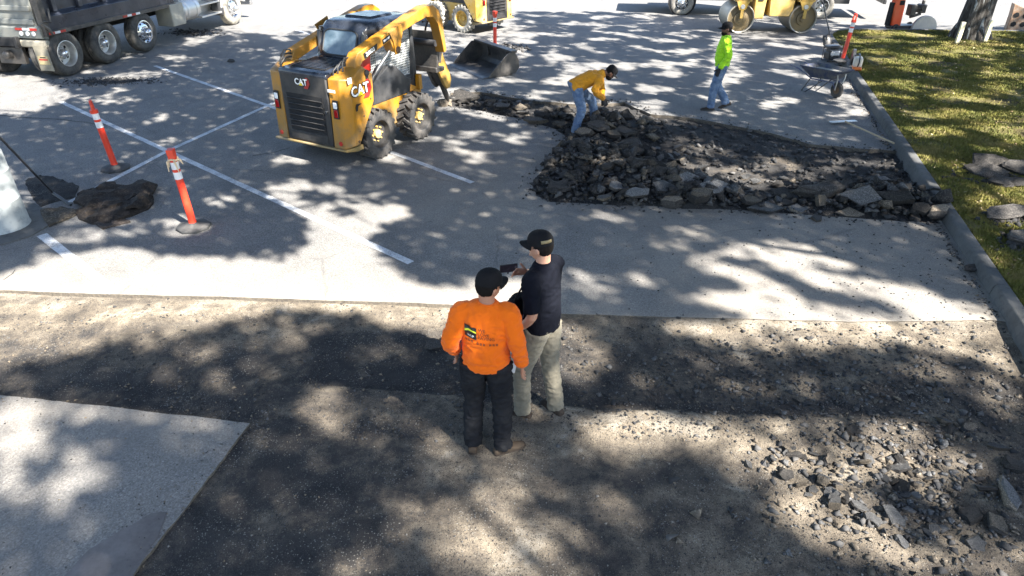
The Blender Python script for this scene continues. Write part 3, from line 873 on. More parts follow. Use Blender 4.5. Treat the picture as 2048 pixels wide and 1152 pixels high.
TREES = [(Vector((13.85, 21.7, .12)), 'large oak with dark and pale blotched bark between two cream stakes', .41),
         (Vector((15.5, 12.5, .12)), 'oak on the lawn beside the kerb, outside the picture on its sunny side', .40),
         (Vector((10.2, 3.5, .12)), 'oak on the lawn nearest the camera, shading the far dig', .42),
         (Vector((8.2, -4.5, .12)), 'oak on the lawn behind the camera, shading the stripped base', .44),
         (Vector((1.5, -6.0, -.02)), 'oak behind the camera, shading the striped stalls', .45),
         (Vector((-4.5, -5.0, -.02)), 'oak behind the camera, shading the parked dump truck', .42),
         (Vector((24.0, 16.5, .12)), 'oak farthest along the lawn, shading the back of the lot', .40)]
def grow_trees():
    g = np.random.default_rng(11)
    zs = SUN.z
    pts = []
    N = 0
    step = .115
    x = -16.0
    cell = {}
    # candidate leaf clusters on a jittered ground grid, lifted towards the sun
    ys = np.arange(-1.5, 27.5, step); xs = np.arange(-16.0, 18.5, step)
    hmap = {}
    for yy in ys:
        for xx in xs:
            X, Y = xx + g.uniform(-.5, .5) * step, yy + g.uniform(-.5, .5) * step
            u, v = PX(X, Y)
            inf = -120 < u < 2170 and -40 < v < 1230
            if not inf and g.random() < .55: continue
            s = shade_want(X, Y)
            n = 4 if inf else 3
            pr = 0.0 if s < .045 else min(1.0, -math.log(1 - min(s, .978)) / 3.8)
            for _ in range(n):
                if g.random() < pr:
                    H = (7.6 + 4.0 * sstep(10, 5, Y)) + 2.4 * (noise.noise(Vector((X * .3, Y * .3, 50))) + .5) + g.uniform(-.8, .8)
                    pass
                    pts.append((X + SUN.x / zs * H, Y + SUN.y / zs * H, H))
    P = np.array(pts)
    # to the nearest trunk
    D = np.stack([np.hypot(P[:, 0] - t.x, P[:, 1] - t.y) for t, _, _ in TREES], 1)
    own = D.argmin(1)
    for k, (t, lab, r0) in enumerate(TREES):
        Q = P[own == k]
        root = empty('oak_tree', t, 0, lab, 'tree', 'oaks around the car park')
        n = len(Q)
        # each cluster: four leaf blades
        L_ = np.repeat(Q, 3, 0) + g.normal(0, .055, (n * 3, 3))
        m = len(L_)
        a = g.normal(size=(m, 3)); a /= np.linalg.norm(a, axis=1)[:, None]
        b = np.cross(a, g.normal(size=(m, 3))); b /= np.linalg.norm(b, axis=1)[:, None]
        ln = g.uniform(.06, .105, m)[:, None]; wd = ln * .62
        tt = np.array(t)[None]
        V = np.concatenate([L_ - a * ln, L_ + b * wd, L_ + a * ln, L_ - b * wd]) - tt
        i = np.arange(m)
        np_mesh('crown', V, np.stack([i, i + m, i + 2 * m, i + 3 * m], 1), LEAF, root)
        # trunk and limbs
        mb = MB()
        top = Vector((.25 if k == 0 else g.uniform(-.3, .3), g.uniform(-.2, .2), 3.6))
        mb.tube([(0, 0, -.25), (0, 0, .02), (.01, 0, .35), (.04, .0, 1.0), (.12 if k == 0 else 0, 0, 2.2), top], [r0 * 1.45, r0 * 1.25, r0 * 1.05, r0 * .95, r0 * .85, r0 * .8], 20)
        for q in range(7):
            an = q * 2 * math.pi / 7 + .3
            mb.tube([(math.cos(an) * r0 * .5, math.sin(an) * r0 * .5, .75), (math.cos(an) * r0 * .95, math.sin(an) * r0 * .95, .25), (math.cos(an) * r0 * 1.35, math.sin(an) * r0 * 1.35, -.06)], [.05, .13, .10], 8)
        tr = mb.build('trunk', BARK, root, smooth=60)
        if n == 0: continue
        # limbs to cluster centres (a few rounds of k-means)
        kc = min(26, max(6, n // 900))
        C = Q[g.integers(0, n, kc)].copy()
        S = Q[g.integers(0, n, min(n, 2500))]
        for _ in range(6):
            w = ((S[:, None] - C[None]) ** 2).sum(2).argmin(1)
            for c in range(kc):
                if (w == c).any(): C[c] = S[w == c].mean(0)
        lb = MB()
        mains = []
        order = sorted(range(kc), key=lambda c: math.hypot(C[c][0] - t.x, C[c][1] - t.y))
        for c in order:
            e = Vector(C[c]) - t
            base = top
            # branch off the nearest limb end already grown, if that is on the way
            best = None
            for mp in mains:
                if (mp - e).length < (top - e).length * .6 and (best is None or (mp - e).length < (best - e).length): best = mp
            st = best if best is not None else top - Vector((0, 0, .15))
            d = e - st
            mid1 = st + d * .35 + Vector((g.normal() * .2, g.normal() * .2, .25 * d.length * .25))
            mid2 = st + d * .7 + Vector((g.normal() * .25, g.normal() * .25, .12 * d.length * .25))
            rb = (.045 if best is not None else .10) * min(1.2, .5 + d.length * .08)
            lb.tube([st, mid1, mid2, e], [rb, rb * .75, rb * .5, rb * .2], 7)
            mains.append(e)
        # twigs
        for q in Q[g.integers(0, n, min(n, 420))]:
            e = Vector(q) - t
            c = min(range(kc), key=lambda c: (Vector(C[c]) - t - e).length)
            s_ = Vector(C[c]) - t
            lb.tube([s_, s_.lerp(e, .5) + Vector((g.normal() * .1, g.normal() * .1, g.normal() * .1)), e], [.018, .011, .005], 4)
        lb.build('limb', BARK, root, smooth=60, fix=False)
grow_trees()
# two stakes beside the visible oak
for (u, v, tilt, lab) in ((1913, 88, .03, 'short cream stake standing on the shaded side of the oak trunk'), (1969, 84, .05, 'short cream stake standing on the sunny side of the oak trunk')):
    p = G(u, v, .12)
    mb = MB()
    mb.box((tilt * .2, 0, .28), (.115, .07, .62), (0, tilt, 0))
    mb.box((tilt * .55, 0, .595), (.118, .073, .02), (0, tilt, 0))
    o = mb.build('tree_stake', STAKE, bevel=.012); o.location = p
    tag(o, lab, 'stake', 'stakes beside the oak')
# ------------------------------------------------------------------ wheels
def lug_tyre(r, w, lugs=18, lug_h=.035):
    """skid steer tyre round the y axis with staggered lugs, rim hollow towards -y and +y"""
    mb = MB()
    h = w / 2
    prof = [(r * .56, -h * .80), (r * .62, -h * .96), (r * .80, -h), (r * .94, -h * .90), (r - lug_h, -h * .62), (r - lug_h, h * .62), (r * .94, h * .90), (r * .80, h), (r * .62, h * .96), (r * .56, h * .80)]
    mb.lathe(prof, 'y', n=36, closed=True)
    for s in (-1, 1):
        for k in range(lugs):
            a = 2 * math.pi * (k + (.5 if s > 0 else 0)) / lugs
            M = Matrix.Rotation(-a, 4, 'Y') @ Matrix.Translation((r - lug_h * .55, s * h * .48, 0)) @ Matrix.Rotation(s * R(28), 4, 'X')
            mb.box((0, 0, 0), (lug_h * 1.25, h * 1.02, r * .115), M)
            M2 = Matrix.Rotation(-a - R(3), 4, 'Y') @ Matrix.Translation((r * .90, s * h * .93, 0))
            mb.box((0, 0, 0), (r * .16, .022, r * .105), M2)
    return mb
def wheel(parent, c, r, w, rub, rimmat, hubmat, side=-1, lugs=18, dish=.35):
    mb = lug_tyre(r, w, lugs)
    t = mb.build('wheel', rub, parent, smooth=40)
    t.location = c
    m2 = MB(); h = w / 2
    # rim barrel, open on the outer side, with a dished disc
    m2.lathe([(r * .60, side * h * .90), (r * .565, side * h * .86), (r * .52, side * h * .5), (r * .50, side * h * dish), (r * .20, side * h * (dish - .06)), (.0, side * h * (dish - .06))], 'y', n=30, cap0=False)
    m2.lathe([(r * .60, -side * h * .90), (r * .50, -side * h * .7), (.0, -side * h * .7)], 'y', n=24, cap0=False)
    m2.build('rim', rimmat, t, smooth=35)
    m3 = MB()
    m3.lathe([(r * .19, side * h * (dish - .08)), (r * .18, side * h * (dish + .22)), (r * .12, side * h * (dish + .28)), (0, side * h * (dish + .28))], 'y', n=18)
    for k in range(8):
        a = 2 * math.pi * k / 8
        m3.lathe([(.014, 0), (.014, side * .03), (0, side * .03)], 'y', (math.cos(a) * r * .30, side * h * (dish - .06), math.sin(a) * r * .30), 6)
    m3.build('hub', hubmat, t, smooth=35)
    return t

# ------------------------------------------------------------------ skid steer loader; x forward, y to its left
def cat_logo(parent, o, ex, ey, size, bg=True):
    """white block letters, yellow wedge on the A, red hexagon edge"""
    o, ex, ey = Vector(o), Vector(ex).normalized(), Vector(ey).normalized()
    ez = ex.cross(ey)
    def q(a, b, c): return o + ex * a * size + ey * b * size + ez * c
    if bg:
        m = MB(); hexa = [(.35, -.72), (1.0, -.78), (1.45, -.15), (1.38, .40), (1.08, .66), (.80, .60), (1.0, .0)]
        m.add([q(a, b, .001) for a, b in hexa] + [q(a, b, .004) for a, b in hexa], [list(range(7)), list(range(13, 6, -1))] + [(i, i + 7, (i + 1) % 7 + 7, (i + 1) % 7) for i in range(7)])
        m.build('logo_hexagon', LOGOR, parent, smooth=0)
        k = lettering('logo_outline', 'CAT', size * 1.12, q(0.0, .02, .0045), ex, ey, LOGOK, parent, .003, .98, .075)
    lettering('logo_letter', 'CAT', size * 1.12, q(0, .02, .0085), ex, ey, LOGOW, parent, .004, .98)
    m = MB(); tri = [(-.36, -.40), (.28, -.40), (-.03, -.02)]
    m.add([q(a, b, .0105) for a, b in tri] + [q(a, b, .013) for a, b in tri], [(0, 1, 2), (5, 4, 3), (0, 3, 4, 1), (1, 4, 5, 2), (2, 5, 3, 0)])
    m.build('logo_wedge', LOGOY, parent, smooth=0)
def arm_profile(low=False):
    if low: return None
    return [(-1.0, 1.58), (-.98, 1.72), (-.90, 1.81), (.62, 2.19), (1.0, 2.27), (1.22, 2.27), (1.40, 2.17), (1.51, 1.97), (1.60, 1.42), (1.52, 1.39), (1.46, 1.64), (1.37, 1.92), (1.22, 2.06), (1.0, 2.09),
            (.66, 2.03), (.22, 1.94), (.14, 1.68), (.04, 1.66), (-.06, 1.87), (-.80, 1.665), (-.92, 1.56)]
def skid_steer(loc, rz, label, main=True):
    root = empty('skid_steer_loader', (loc[0], loc[1], 0), rz, label, 'loader', 'skid steer loaders')
    Y = YEL if main else YEL2
    RUB = RUBBER if main else RUBBERD
    r, w, yo = .42, .31, .725
    for x in (-.60, .62):
        for s in (-1, 1):
            wheel(root, (x, s * yo, r), r, w, RUB, (GRILLE if main else Y), (YEL2 if main else Y), s, dish=(.30 if main else .15))
    # chassis between the wheels
    mb = MB()
    mb.prism([(-1.18, .26), (.98, .24), (1.06, .36), (1.06, .80), (.62, 1.02), (-1.1, 1.02), (-1.22, .5)], 'y', -.53, .53)
    mb.build('chassis', Y, root, bevel=.02)
    mb = MB()
    for s in (-1, 1):
        mb.prism([(-.74, .36), (1.0, .36), (1.02, .80), (.90, .82), (-.74, .84)], 'y', s * .50, s * .575)
        mb.prism([(.94, .80), (1.04, .80), (1.03, 1.08), (.95, 1.08)], 'y', s * .50, s * .60)
    mb.build('fender', Y, root, bevel=.012)
    # rear towers with the big side panels
    for s in (-1, 1):
        m = MB()
        out, mid, inn = s * .86, s * .74, s * .515
        # plan-view corner chamfer: loft between three side profiles
        pr_in = [(-1.40, .36), (-1.36, 1.48), (-.92, 1.60), (-.66, 1.44), (-.68, 1.0), (-1.10, .36)]
        pr_md = [(-1.385, .36), (-1.345, 1.48), (-.92, 1.64), (-.66, 1.48), (-.68, 1.0), (-1.12, .36)]
        pr_ou = [(-1.24, .40), (-1.21, 1.46), (-.90, 1.62), (-.67, 1.46), (-.69, 1.02), (-1.14, .40)]
        V = [(a, inn, b) for a, b in pr_in] + [(a, mid, b) for a, b in pr_md] + [(a, out, b) for a, b in pr_ou]
        F = [list(range(6)), list(range(17, 11, -1))]
        for q in (0, 6):
            F += [(q + i, q + (i + 1) % 6, q + 6 + (i + 1) % 6, q + 6 + i) for i in range(6)]
        m.add(V, F)
        tw = m.build('side_panel', Y, root, bevel=.018, seg=3)
        # lamp recess, lamp, lens
        f = MB().box((-1.388, s * .645, 1.01), (.02, .105, .30)).build('lamp_recess', LOGOK, tw, bevel=.006)
        l1 = MB().box((-1.398, s * .645, 1.075), (.02, .075, .10)).build('reverse_lamp', CLEARL, tw, bevel=.015)
        l2 = MB().box((-1.396, s * .645, .945), (.02, .075, .13)).build('tail_lamp', REDL, tw, bevel=.012)
        m = MB().lathe([(.038, 0), (.036, -.008), (0, -.010)], 'x', (-1.392, s * .66, .45), 16); m.build('reflector', REDP, tw)
        # pivot pin with plate near the top front of the panel
        m = MB().lathe([(.05, s * .86), (.05, s * .885), (.03, s * .895), (0, s * .895)], 'y', (-.82, 0, 1.50), 14)
        m.box((-.82, s * .868, 1.42), (.06, .012, .16)); m.build('pivot_pin', DARK if main else Y, tw)
        m = MB().lathe([(.022, s * .86), (.022, s * .872), (0, s * .872)], 'y', (-1.17, 0, .46), 8); m.build('tie_down', RUST, tw)
        for (bx_, bz_) in ((-1.16, 1.38), (-.78, 1.08), (-1.12, .62), (-.98, .84)):
            MB().lathe([(.014, s * .858), (.014, s * .872), (0, s * .872)], 'y', (bx_, 0, bz_), 6).build('panel_bolt', RUST, tw)
    # rear door: frame, louvres, plate
    door = MB().box((-1.355, 0, .93), (.07, 1.0, 1.14)).build('rear_door', GRILLE, root, bevel=.02)
    MB().box((-1.392, 0, .86), (.012, .78, .62)).build('louvre_recess', DARK, door)
    for k in range(6):
        z = .62 + k * .093
        MB().box((-1.405, 0, z), (.075, .76, .012), (0, R(38), 0)).build('louvre', GRILLE, door, bevel=.003)
    MB().box((-1.396, 0, .47), (.014, .80, .14)).build('door_plate', GRILLE, door, bevel=.006)
    MB().lathe([(.02, 0), (.02, -.02), (0, -.02)], 'x', (-1.392, -.455, .95), 10).build('door_latch', CHROME, door)
    cat_logo(door, (-1.397, .02, 1.37), (0, -1, 0), (0, 0, 1), .125)
    m = MB(); m.prism([(-1.43, .33), (-1.16, .27), (-1.0, .27), (-1.0, .355), (-1.43, .365)], 'y', -.80, .80)
    m.build('rear_bumper', paint('dusty_bumper_yellow', (.22, .15, .05), .7, dirt=(.26, .21, .14), dirt_amt=.7), root, bevel=.012)
    # engine hood
    m = MB(); m.prism([(-1.39, 1.46), (-1.39, 1.52), (-1.36, 1.545), (-.48, 1.60), (-.48, 1.44)], 'y', -.51, .51)
    hood = m.build('engine_hood', CABP, root, bevel=.02)
    MB().box((-.92, 0, 1.577), (.60, .72, .012), (0, R(-3.6), 0)).build('hood_screen', DARK, hood)
    for k in range(9):
        MB().box((-1.17 + k * .062, 0, 1.571 + .0039 * k), (.012, .70, .02), (0, R(-3.6), 0)).build('screen_bar', CABP, hood)
    # cab
    m = MB()
    hw = .50
    back = [(-.50, 1.50), (-.46, 1.62), (-.30, 2.06), (-.22, 2.13), (-.05, 2.15), (.92, 2.14), (1.0, 2.10), (.99, 2.05)]
    # roof and back shell as a shaped slab, rounded towards the sides
    sec = []
    for yy, dz, dx in ((-hw, -.10, .05), (-hw + .03, -.035, .02), (-hw + .11, 0, 0), (hw - .11, 0, 0), (hw - .03, -.035, .02), (hw, -.10, .05)):
        sec.append([(x + (dx if z > 1.9 else dx * .4), yy, z + (dz if z > 1.95 else 0)) for x, z in back] + [(.90, yy * .93, 2.0 + min(0, dz)), (-.10, yy * .93, 2.02 + min(0, dz)), (-.36, yy * .93, 1.56)])
    n = len(sec[0])
    V = [p for s_ in sec for p in s_]
    F = [list(range(n)), list(range(len(V) - 1, len(V) - n - 1, -1))]
    for i in range(len(sec) - 1):
        F += [(i * n + k, i * n + (k + 1) % n, (i + 1) * n + (k + 1) % n, (i + 1) * n + k) for k in range(n)]
    m.add(V, F)
    cab = m.build('cab', CABP, root, smooth=50, bevel=.01)
    MB().box((.40, 0, 2.155), (.62, .60, .05), None, 0, (.92, .92)).build('roof_hatch', CABP, cab, bevel=.02)
    # rear window: rounded pane on the sloping back, seal round it
    def rear_pt(yy, t): return Vector((-.47 + .17 * t - .012, yy, 1.60 + .44 * t))
    def rr(w_, b, t_, rad, k=6):
        out = []
        for cx, cz, a0 in ((w_ - rad, t_ - rad, 0), (-w_ + rad, t_ - rad, 90), (-w_ + rad, b + rad, 180), (w_ - rad, b + rad, 270)):
            for i in range(k + 1):
                a = R(a0 + 90 * i / k); out.append((cx + rad * math.cos(a), cz + rad * math.sin(a)))
        return out
    loop = rr(.355, .05, .93, .16)
    m = MB(); P_ = [rear_pt(a, b) for a, b in loop]; off = Vector((-.012, 0, .004))
    m.add([p + off for p in P_] + P_, [list(range(len(P_)))] + [(i, (i + 1) % len(P_), (i + 1) % len(P_) + len(P_), i + len(P_)) for i in range(len(P_))])
    m.build('rear_window', GLASS, cab, smooth=0)
    m = MB(); m.tube([p + off for p in P_] + [P_[0] + off], .014, 6); m.build('window_seal', HOSE, cab)
    for s in (-1, 1):
        m = MB(); ys = s * .485
        # corner posts and sill of the side opening
        m.tube([(.93, ys, 2.02), (.90, ys, 1.0)], .035, 8); m.tube([(-.34, ys, 1.98), (-.46, ys, 1.02)], .045, 8)
        m.box((.22, ys, 1.03), (1.36, .04, .10)); m.box((.3, ys, 2.0), (1.28, .04, .07))
        m.prism([(-.46, 1.0), (-.46, 1.30), (-.20, 1.22), (.10, 1.40), (.32, 1.36), (.60, 1.12), (.9, 1.10), (.9, 1.0)], 'y', ys - .015, ys + .015)
        m.prism([(-.74, .83), (.66, .83), (.72, 1.06), (.60, 1.10), (.30, 1.36), (.08, 1.40), (-.22, 1.24), (-.50, 1.40), (-.74, 1.30)], 'y', s * .51, s * .585)
        m.build('side_frame', BLACKP, cab, bevel=.008)
        m = MB(); yy = s * .47
        for k in range(30):
            x = -.34 + k * .042
            m.box((x, yy, 1.56), (.011, .008, .92))
        for k in range(22):
            z = 1.12 + k * .042
            m.box((.27, yy, z), (1.24, .008, .011))
        m.build('side_mesh', MESHW, cab, smooth=0)
    m = MB(); m.prism([(-.1, 1.0), (.35, 1.0), (.38, 1.16), (.05, 1.20), (-.05, 1.72), (-.16, 1.72)], 'y', -.26, .26)
    m.build('seat', BLACKP, cab, bevel=.04)
    m = MB(); m.prism([(.80, .70), (1.04, .70), (.98, 2.02), (.92, 2.02)], 'y', -.49, -.44); m.prism([(.80, .70), (1.04, .70), (.98, 2.02), (.92, 2.02)], 'y', .44, .49); m.box((.95, 0, 2.03), (.08, .9, .05))
    m.build('front_frame', BLACKP, cab, bevel=.008)
    # lift arms, one each side, with cross tube, bracket, cylinder
    AP = arm_profile()
    for s in (-1, 1):
        m = MB(); m.prism([(x_, z_ - (.08 if s > 0 and z_ > 1.6 else 0)) for x_, z_ in AP], 'y', s * (.60 if s < 0 else .56), s * (.80 if s < 0 else .75))
        ar = m.build('lift_arm', Y, root, bevel=.010)
        m = MB(); m.prism([(-.10, 2.0), (.24, 2.10), (.26, 1.95), (.14, 1.64), (.03, 1.62), (-.0, 1.84)], 'y', s * .802, s * .83); m.build('arm_bracket', Y, ar, bevel=.008)
        m = MB(); m.tube([(-.62, s * .70, 1.22), (-.28, s * .70, 1.48)], .052, 14); m.build('cylinder_barrel', BLACKP, ar)
        m = MB(); m.tube([(-.28, s * .70, 1.48), (.09, s * .70, 1.72)], .026, 12); m.build('cylinder_rod', CHROME, ar)
        m = MB().lathe([(.055, s * .78), (.055, s * .85), (0, s * .85)], 'y', (.09, 0, 1.70), 14); m.build('arm_pin', RUST, ar)
        for k in range(3):
            m = MB(); z0 = 1.50 + .05 * k
            m.tube([(-1.26 + .06 * k, s * (.56 + .05 * k), 1.48), (-1.25 + .06 * k, s * (.56 + .05 * k), z0 + .08), (-1.14 + .04 * k, s * (.57 + .04 * k), z0 + .15), (-.98 + .02 * k, s * (.58 + .03 * k), z0 + .14), (-.86, s * (.60 + .02 * k), z0 + .04), (-.80, s * .62, 1.46)], .015, 7)
            m.build('hydraulic_hose', HOSE, ar)
        if (main and s < 0) or (not main and s > 0):
            yy = s * (.803 if s < 0 else .753)
            ex = Vector((1, 0, .275)).normalized() if s < 0 else Vector((-1, 0, -.275)).normalized(); ez = Vector((-.275, 0, 1)).normalized()
            c = Vector((-.60, yy, 1.785 - (.08 if s > 0 else 0)))
            m = MB(); q = [c + ex * a + ez * b for a, b in ((-.17, -.045), (.17, -.045), (.21, .045), (-.17, .045))]
            nn = Vector((0, s * .004, 0)); m.add(q + [p + nn for p in q], [(0, 1, 2, 3), (7, 6, 5, 4), (0, 4, 5, 1), (1, 5, 6, 2), (2, 6, 7, 3), (3, 7, 4, 0)]); m.build('model_plate', LOGOK, ar, smooth=0)
            if main: lettering('model_number', '246D3', .088, c + Vector((0, s * .007, 0)), ex, ez, LOGOW, ar, .003, .95)
            c2 = c + ex * .46 * (1 if s < 0 else -1) + Vector((0, 0, -.0))
            q = [c2 + ex * a + ez * b for a, b in ((-.11, -.04), (.10, -.04), (.15, .04), (-.11, .04))]
            m = MB().add(q + [p + nn for p in q], [(0, 1, 2, 3), (7, 6, 5, 4), (0, 4, 5, 1), (1, 5, 6, 2), (2, 6, 7, 3), (3, 7, 4, 0)]); m.build('warning_plate', LOGOK, ar, smooth=0)
            q = [c2 + nn * 1.6 + ex * a + ez * b for a, b in ((-.09, -.012), (.06, -.012), (.08, .018), (-.09, .018))]
            MB().add(q + [p + nn for p in q], [(0, 1, 2, 3), (7, 6, 5, 4), (0, 4, 5, 1), (1, 5, 6, 2), (2, 6, 7, 3), (3, 7, 4, 0)]).build('warning_strip', GREYL, ar, smooth=0)
    m = MB(); m.tube([(1.45, -.66, 1.56), (1.45, .66, 1.56)], .06, 12); m.build('arm_cross_tube', BLACKP, root)
    if main:
        panel = [c for c in root.children if c.name.startswith('side_panel')][0]
        cat_logo(panel, (-1.03, -.874, 1.27), (1, 0, .05), (-.05, 0, 1), .20)
        m = MB().box((-1.389, -.60, 1.30), (.006, .15, .045)); m.build('sticker', LOGOW, panel)
        m = MB().box((-1.23, -.863, 1.46), (.09, .006, .09)); m.build('sticker', LOGOW, panel)
        m = MB(); m.prism([(-1.17, .96), (-1.13, .96), (-1.11, 1.03), (-1.02, 1.06), (-1.14, 1.07), (-1.17, 1.02)], 'y', -.868, -.874); m.build('dealer_mark', LOGOK, panel)
        m = MB(); m.prism([(-.62, 1.38), (-.38, 1.40), (-.36, 1.68), (-.60, 1.62)], 'y', -.54, -.60); m.build('red_tank', REDP, root, bevel=.02)
    return root
sk = skid_steer((-2.71, 12.39), R(61), 'yellow skid steer loader with a breaker hammer, backed towards the camera')
# breaker hammer, hung on the arms
hm = MB()
hm.prism([(1.40, 1.02), (1.46, 1.00), (1.56, 1.70), (1.48, 1.72)], 'y', -.62, .62)
hm.prism([(1.38, 1.00), (1.66, 1.00), (1.66, 1.08), (1.38, 1.10)], 'y', -.62, .62)
hm.prism([(1.48, 1.66), (1.70, 1.60), (1.70, 1.68), (1.48, 1.74)], 'y', -.60, .60)
hm.prism([(1.50, 1.20), (1.96, 1.05), (2.05, 1.36), (1.60, 1.66)], 'y', -.34, -.28); hm.prism([(1.50, 1.20), (1.86, 1.05), (1.95, 1.30), (1.60, 1.66)], 'y', .28, .34)
hp = hm.build('mounting_plate', STEELB, sk, bevel=.012); hp.location.x = .10
for s in (-1, 1):
    m = MB(); m.prism([(1.86, 1.40), (2.22, 1.46), (2.66, .62), (2.60, .44), (2.50, .42), (2.40, .52)], 'y', s * .10, s * .17)
    m.build('breaker_side', HAMY if s < 0 else STEELB, sk, bevel=.012)
m = MB(); m.prism([(1.90, 1.42), (2.18, 1.46), (2.62, .60), (2.56, .46), (2.42, .54)], 'y', -.099, .099); m.build('breaker_body', STEELB, sk, bevel=.01)
m = MB(); m.tube([(2.50, 0, .56), (2.66, 0, .26), (2.72, 0, .14), (2.745, 0, .06)], [.06, .058, .05, .012], 12); m.build('breaker_chisel', STEELB, sk)
m = MB(); m.tube([(1.30, -.5, 1.95), (1.55, -.45, 1.95), (1.80, -.2, 1.75), (1.92, -.05, 1.46)], .02, 8); m.build('breaker_hose', HOSE, sk)

sk2 = skid_steer((-1.55, 24.35), R(141), 'dusty yellow skid steer loader with white tyres and a raised bucket', False)
def bucket_mesh(mb, w, d, h, th=.02):
    """open towards -x, width along y, floor on z = 0"""
    curve = [(-d * .55, 0.0), (d * .12, .0), (d * .34, h * .08), (d * .44, h * .30), (d * .43, h * .62), (d * .30, h * 1.0)]
    inner = [(x - th * (1 if i > 2 else 0), z + (th if i < 3 else 0)) for i, (x, z) in enumerate(curve)]
    mb.prism(curve + inner[::-1], 'y', -w / 2, w / 2)
    for s in (-1, 1):
        mb.prism([(-d * .50, .0), (d * .12, 0), (d * .34, h * .08), (d * .44, h * .30), (d * .43, h * .62), (d * .30, h), (d * .10, h * .96), (-d * .40, h * .22)], 'y', s * (w / 2), s * (w / 2 + .022))
    mb.prism([(-d * .64, -.0), (-d * .46, 0), (-d * .46, .028), (-d * .60, .022)], 'y', -w / 2 - .01, w / 2 + .01)
    mb.prism([(d * .20, h * .93), (d * .36, h * .93), (d * .38, h * 1.04), (d * .18, h * 1.04)], 'y', -w / 2 - .022, w / 2 + .022)
    return mb
m = bucket_mesh(MB(), 1.80, .95, .55)
b2 = m.build('bucket', paint('worn_grey_bucket', (.20, .20, .20), .55, .3, dirt=(.36, .33, .29), dirt_amt=.5, bump=.2), sk2, bevel=.006)
b2.location = (1.95, 0, .95); b2.rotation_euler = (0, R(28), math.pi)
m = bucket_mesh(MB(), 1.83, .98, .56)
m.prism([(.34, .22), (.50, .22), (.46, .50), (.30, .50)], 'y', -.5, -.44); m.prism([(.34, .22), (.50, .22), (.46, .50), (.30, .50)], 'y', .44, .5)
bk = m.build('loader_bucket', STEELB, bevel=.006)
e0, e1 = G(893, 128), G(973, 161)
ed = (e1 - e0).normalized(); inward = Vector((-ed.y, ed.x, 0))
c = (e0 + e1) / 2 + inward * .60
bk.location = (c.x, c.y, .004); bk.rotation_euler = (0, 0, math.atan2(inward.y, inward.x))
tag(bk, 'black steel loader bucket lying open on the asphalt beside the skid steer', 'bucket')
# crumbs of asphalt sit behind it (small dark pieces)

# ------------------------------------------------------------------ dump truck; x forward, right side towards the camera
def road_wheel(parent, c, r, w, style, side=-1, dual=False, rub=None):
    mb = MB(); h = w / 2
    rub = rub or RUBBERT
    prof = [(r * .54, -h * .75), (r * .60, -h * .95), (r * .80, -h), (r * .93, -h * .93), (r * .985, -h * .75), (r, -h * .55), (r, -h * .32), (r * .975, -h * .30), (r * .975, -h * .22), (r, -h * .20), (r, h * .20), (r * .975, h * .22), (r * .975, h * .30), (r, h * .32), (r, h * .55),
            (r * .985, h * .75), (r * .93, h * .93), (r * .80, h), (r * .60, h * .95), (r * .54, h * .75)]
    mb.lathe(prof, 'y', n=44, closed=True)
    if dual: mb.lathe([(a, b - side * (w + .07)) for a, b in prof], 'y', n=36, closed=True)
    t = mb.build('wheel', rub, parent, smooth=45); t.location = c
    m = MB(); s = side
    if style == 'dish':                    # deep outer dual rim
        m.lathe([(r * .585, s * h * .98), (r * .555, s * h * 1.0), (r * .54, s * h * .92), (r * .52, s * h * .2), (r * .50, -s * h * .30), (r * .46, -s * h * .38), (r * .18, -s * h * .34), (0, -s * h * .34)], 'y', n=36, cap0=False)
    else:                                  # bulged disc
        m.lathe([(r * .585, s * h * .98), (r * .555, s * h * 1.0), (r * .53, s * h * .78), (r * .50, s * h * .62), (r * .36, s * h * .98), (r * .20, s * h * 1.02), (0, s * h * 1.02)], 'y', n=36, cap0=False)
    m.build('rim', ALU if style == 'dish' else CHROME, t, smooth=40)
    m = MB(); yb = -s * h * .34 if style == 'dish' else s * h * 1.0
    m.lathe([(r * .20, yb), (r * .20, yb + s * .08), (r * .13, yb + s * .16), (r * .07, yb + s * .18), (0, yb + s * .18)], 'y', n=18)
    for k in range(10):
        a = 2 * math.pi * k / 10
        m.lathe([(.017, yb), (.017, yb + s * .035), (0, yb + s * .035)], 'y', (math.cos(a) * r * .27, 0, math.sin(a) * r * .27), 6)
    m.build('hub', CHROME, t, smooth=40)
    m = MB()
    for k in range(8 if style != 'dish' else 5):
        a = 2 * math.pi * (k + .5) / (8 if style != 'dish' else 5)
        rr_ = r * .43 if style != 'dish' else r * .385
        m.lathe([(.032, yb - s * .001 if style == 'dish' else s * h * .80), (.032, (yb + s * .006) if style == 'dish' else s * h * .885), (0, (yb + s * .006) if style == 'dish' else s * h * .885)], 'y', (math.cos(a) * rr_, 0, math.sin(a) * rr_), 10)
    m.build('hand_hole', DARK, t)
    return t
TR = empty('dump_truck', (-12.04, 18.42, 0), R(78), 'dark dump truck with polished wheels and a white cab, seen from its tail', 'truck')
for x, st in ((-.68, 'dish'), (.72, 'dish'), (2.22, 'disc')):
    for s in (-1, 1):
        road_wheel(TR, (x, s * 1.07, .525 if st == 'dish' else .535), .525, .29, st, s, st == 'dish')
for s in (-1, 1): road_wheel(TR, (6.75, s * 1.07, .53), .53, .30, 'disc', s, rub=paint('dusty_front_tyre', (.10, .095, .085), .9, dirt=(.42, .38, .30), dirt_amt=.7))
m = MB()
for s in (-1, 1): m.box((3.0, s * .42, .86), (8.6, .10, .26))
for x in (-.68, .72, 6.75): m.tube([(x, -1.0, .53), (x, 1.0, .53)], .10, 10)
for x in (-1.2, 1.6, 4.0): m.box((x, 0, .86), (.12, .8, .2))
m.build('frame', DARK, TR, bevel=.01)
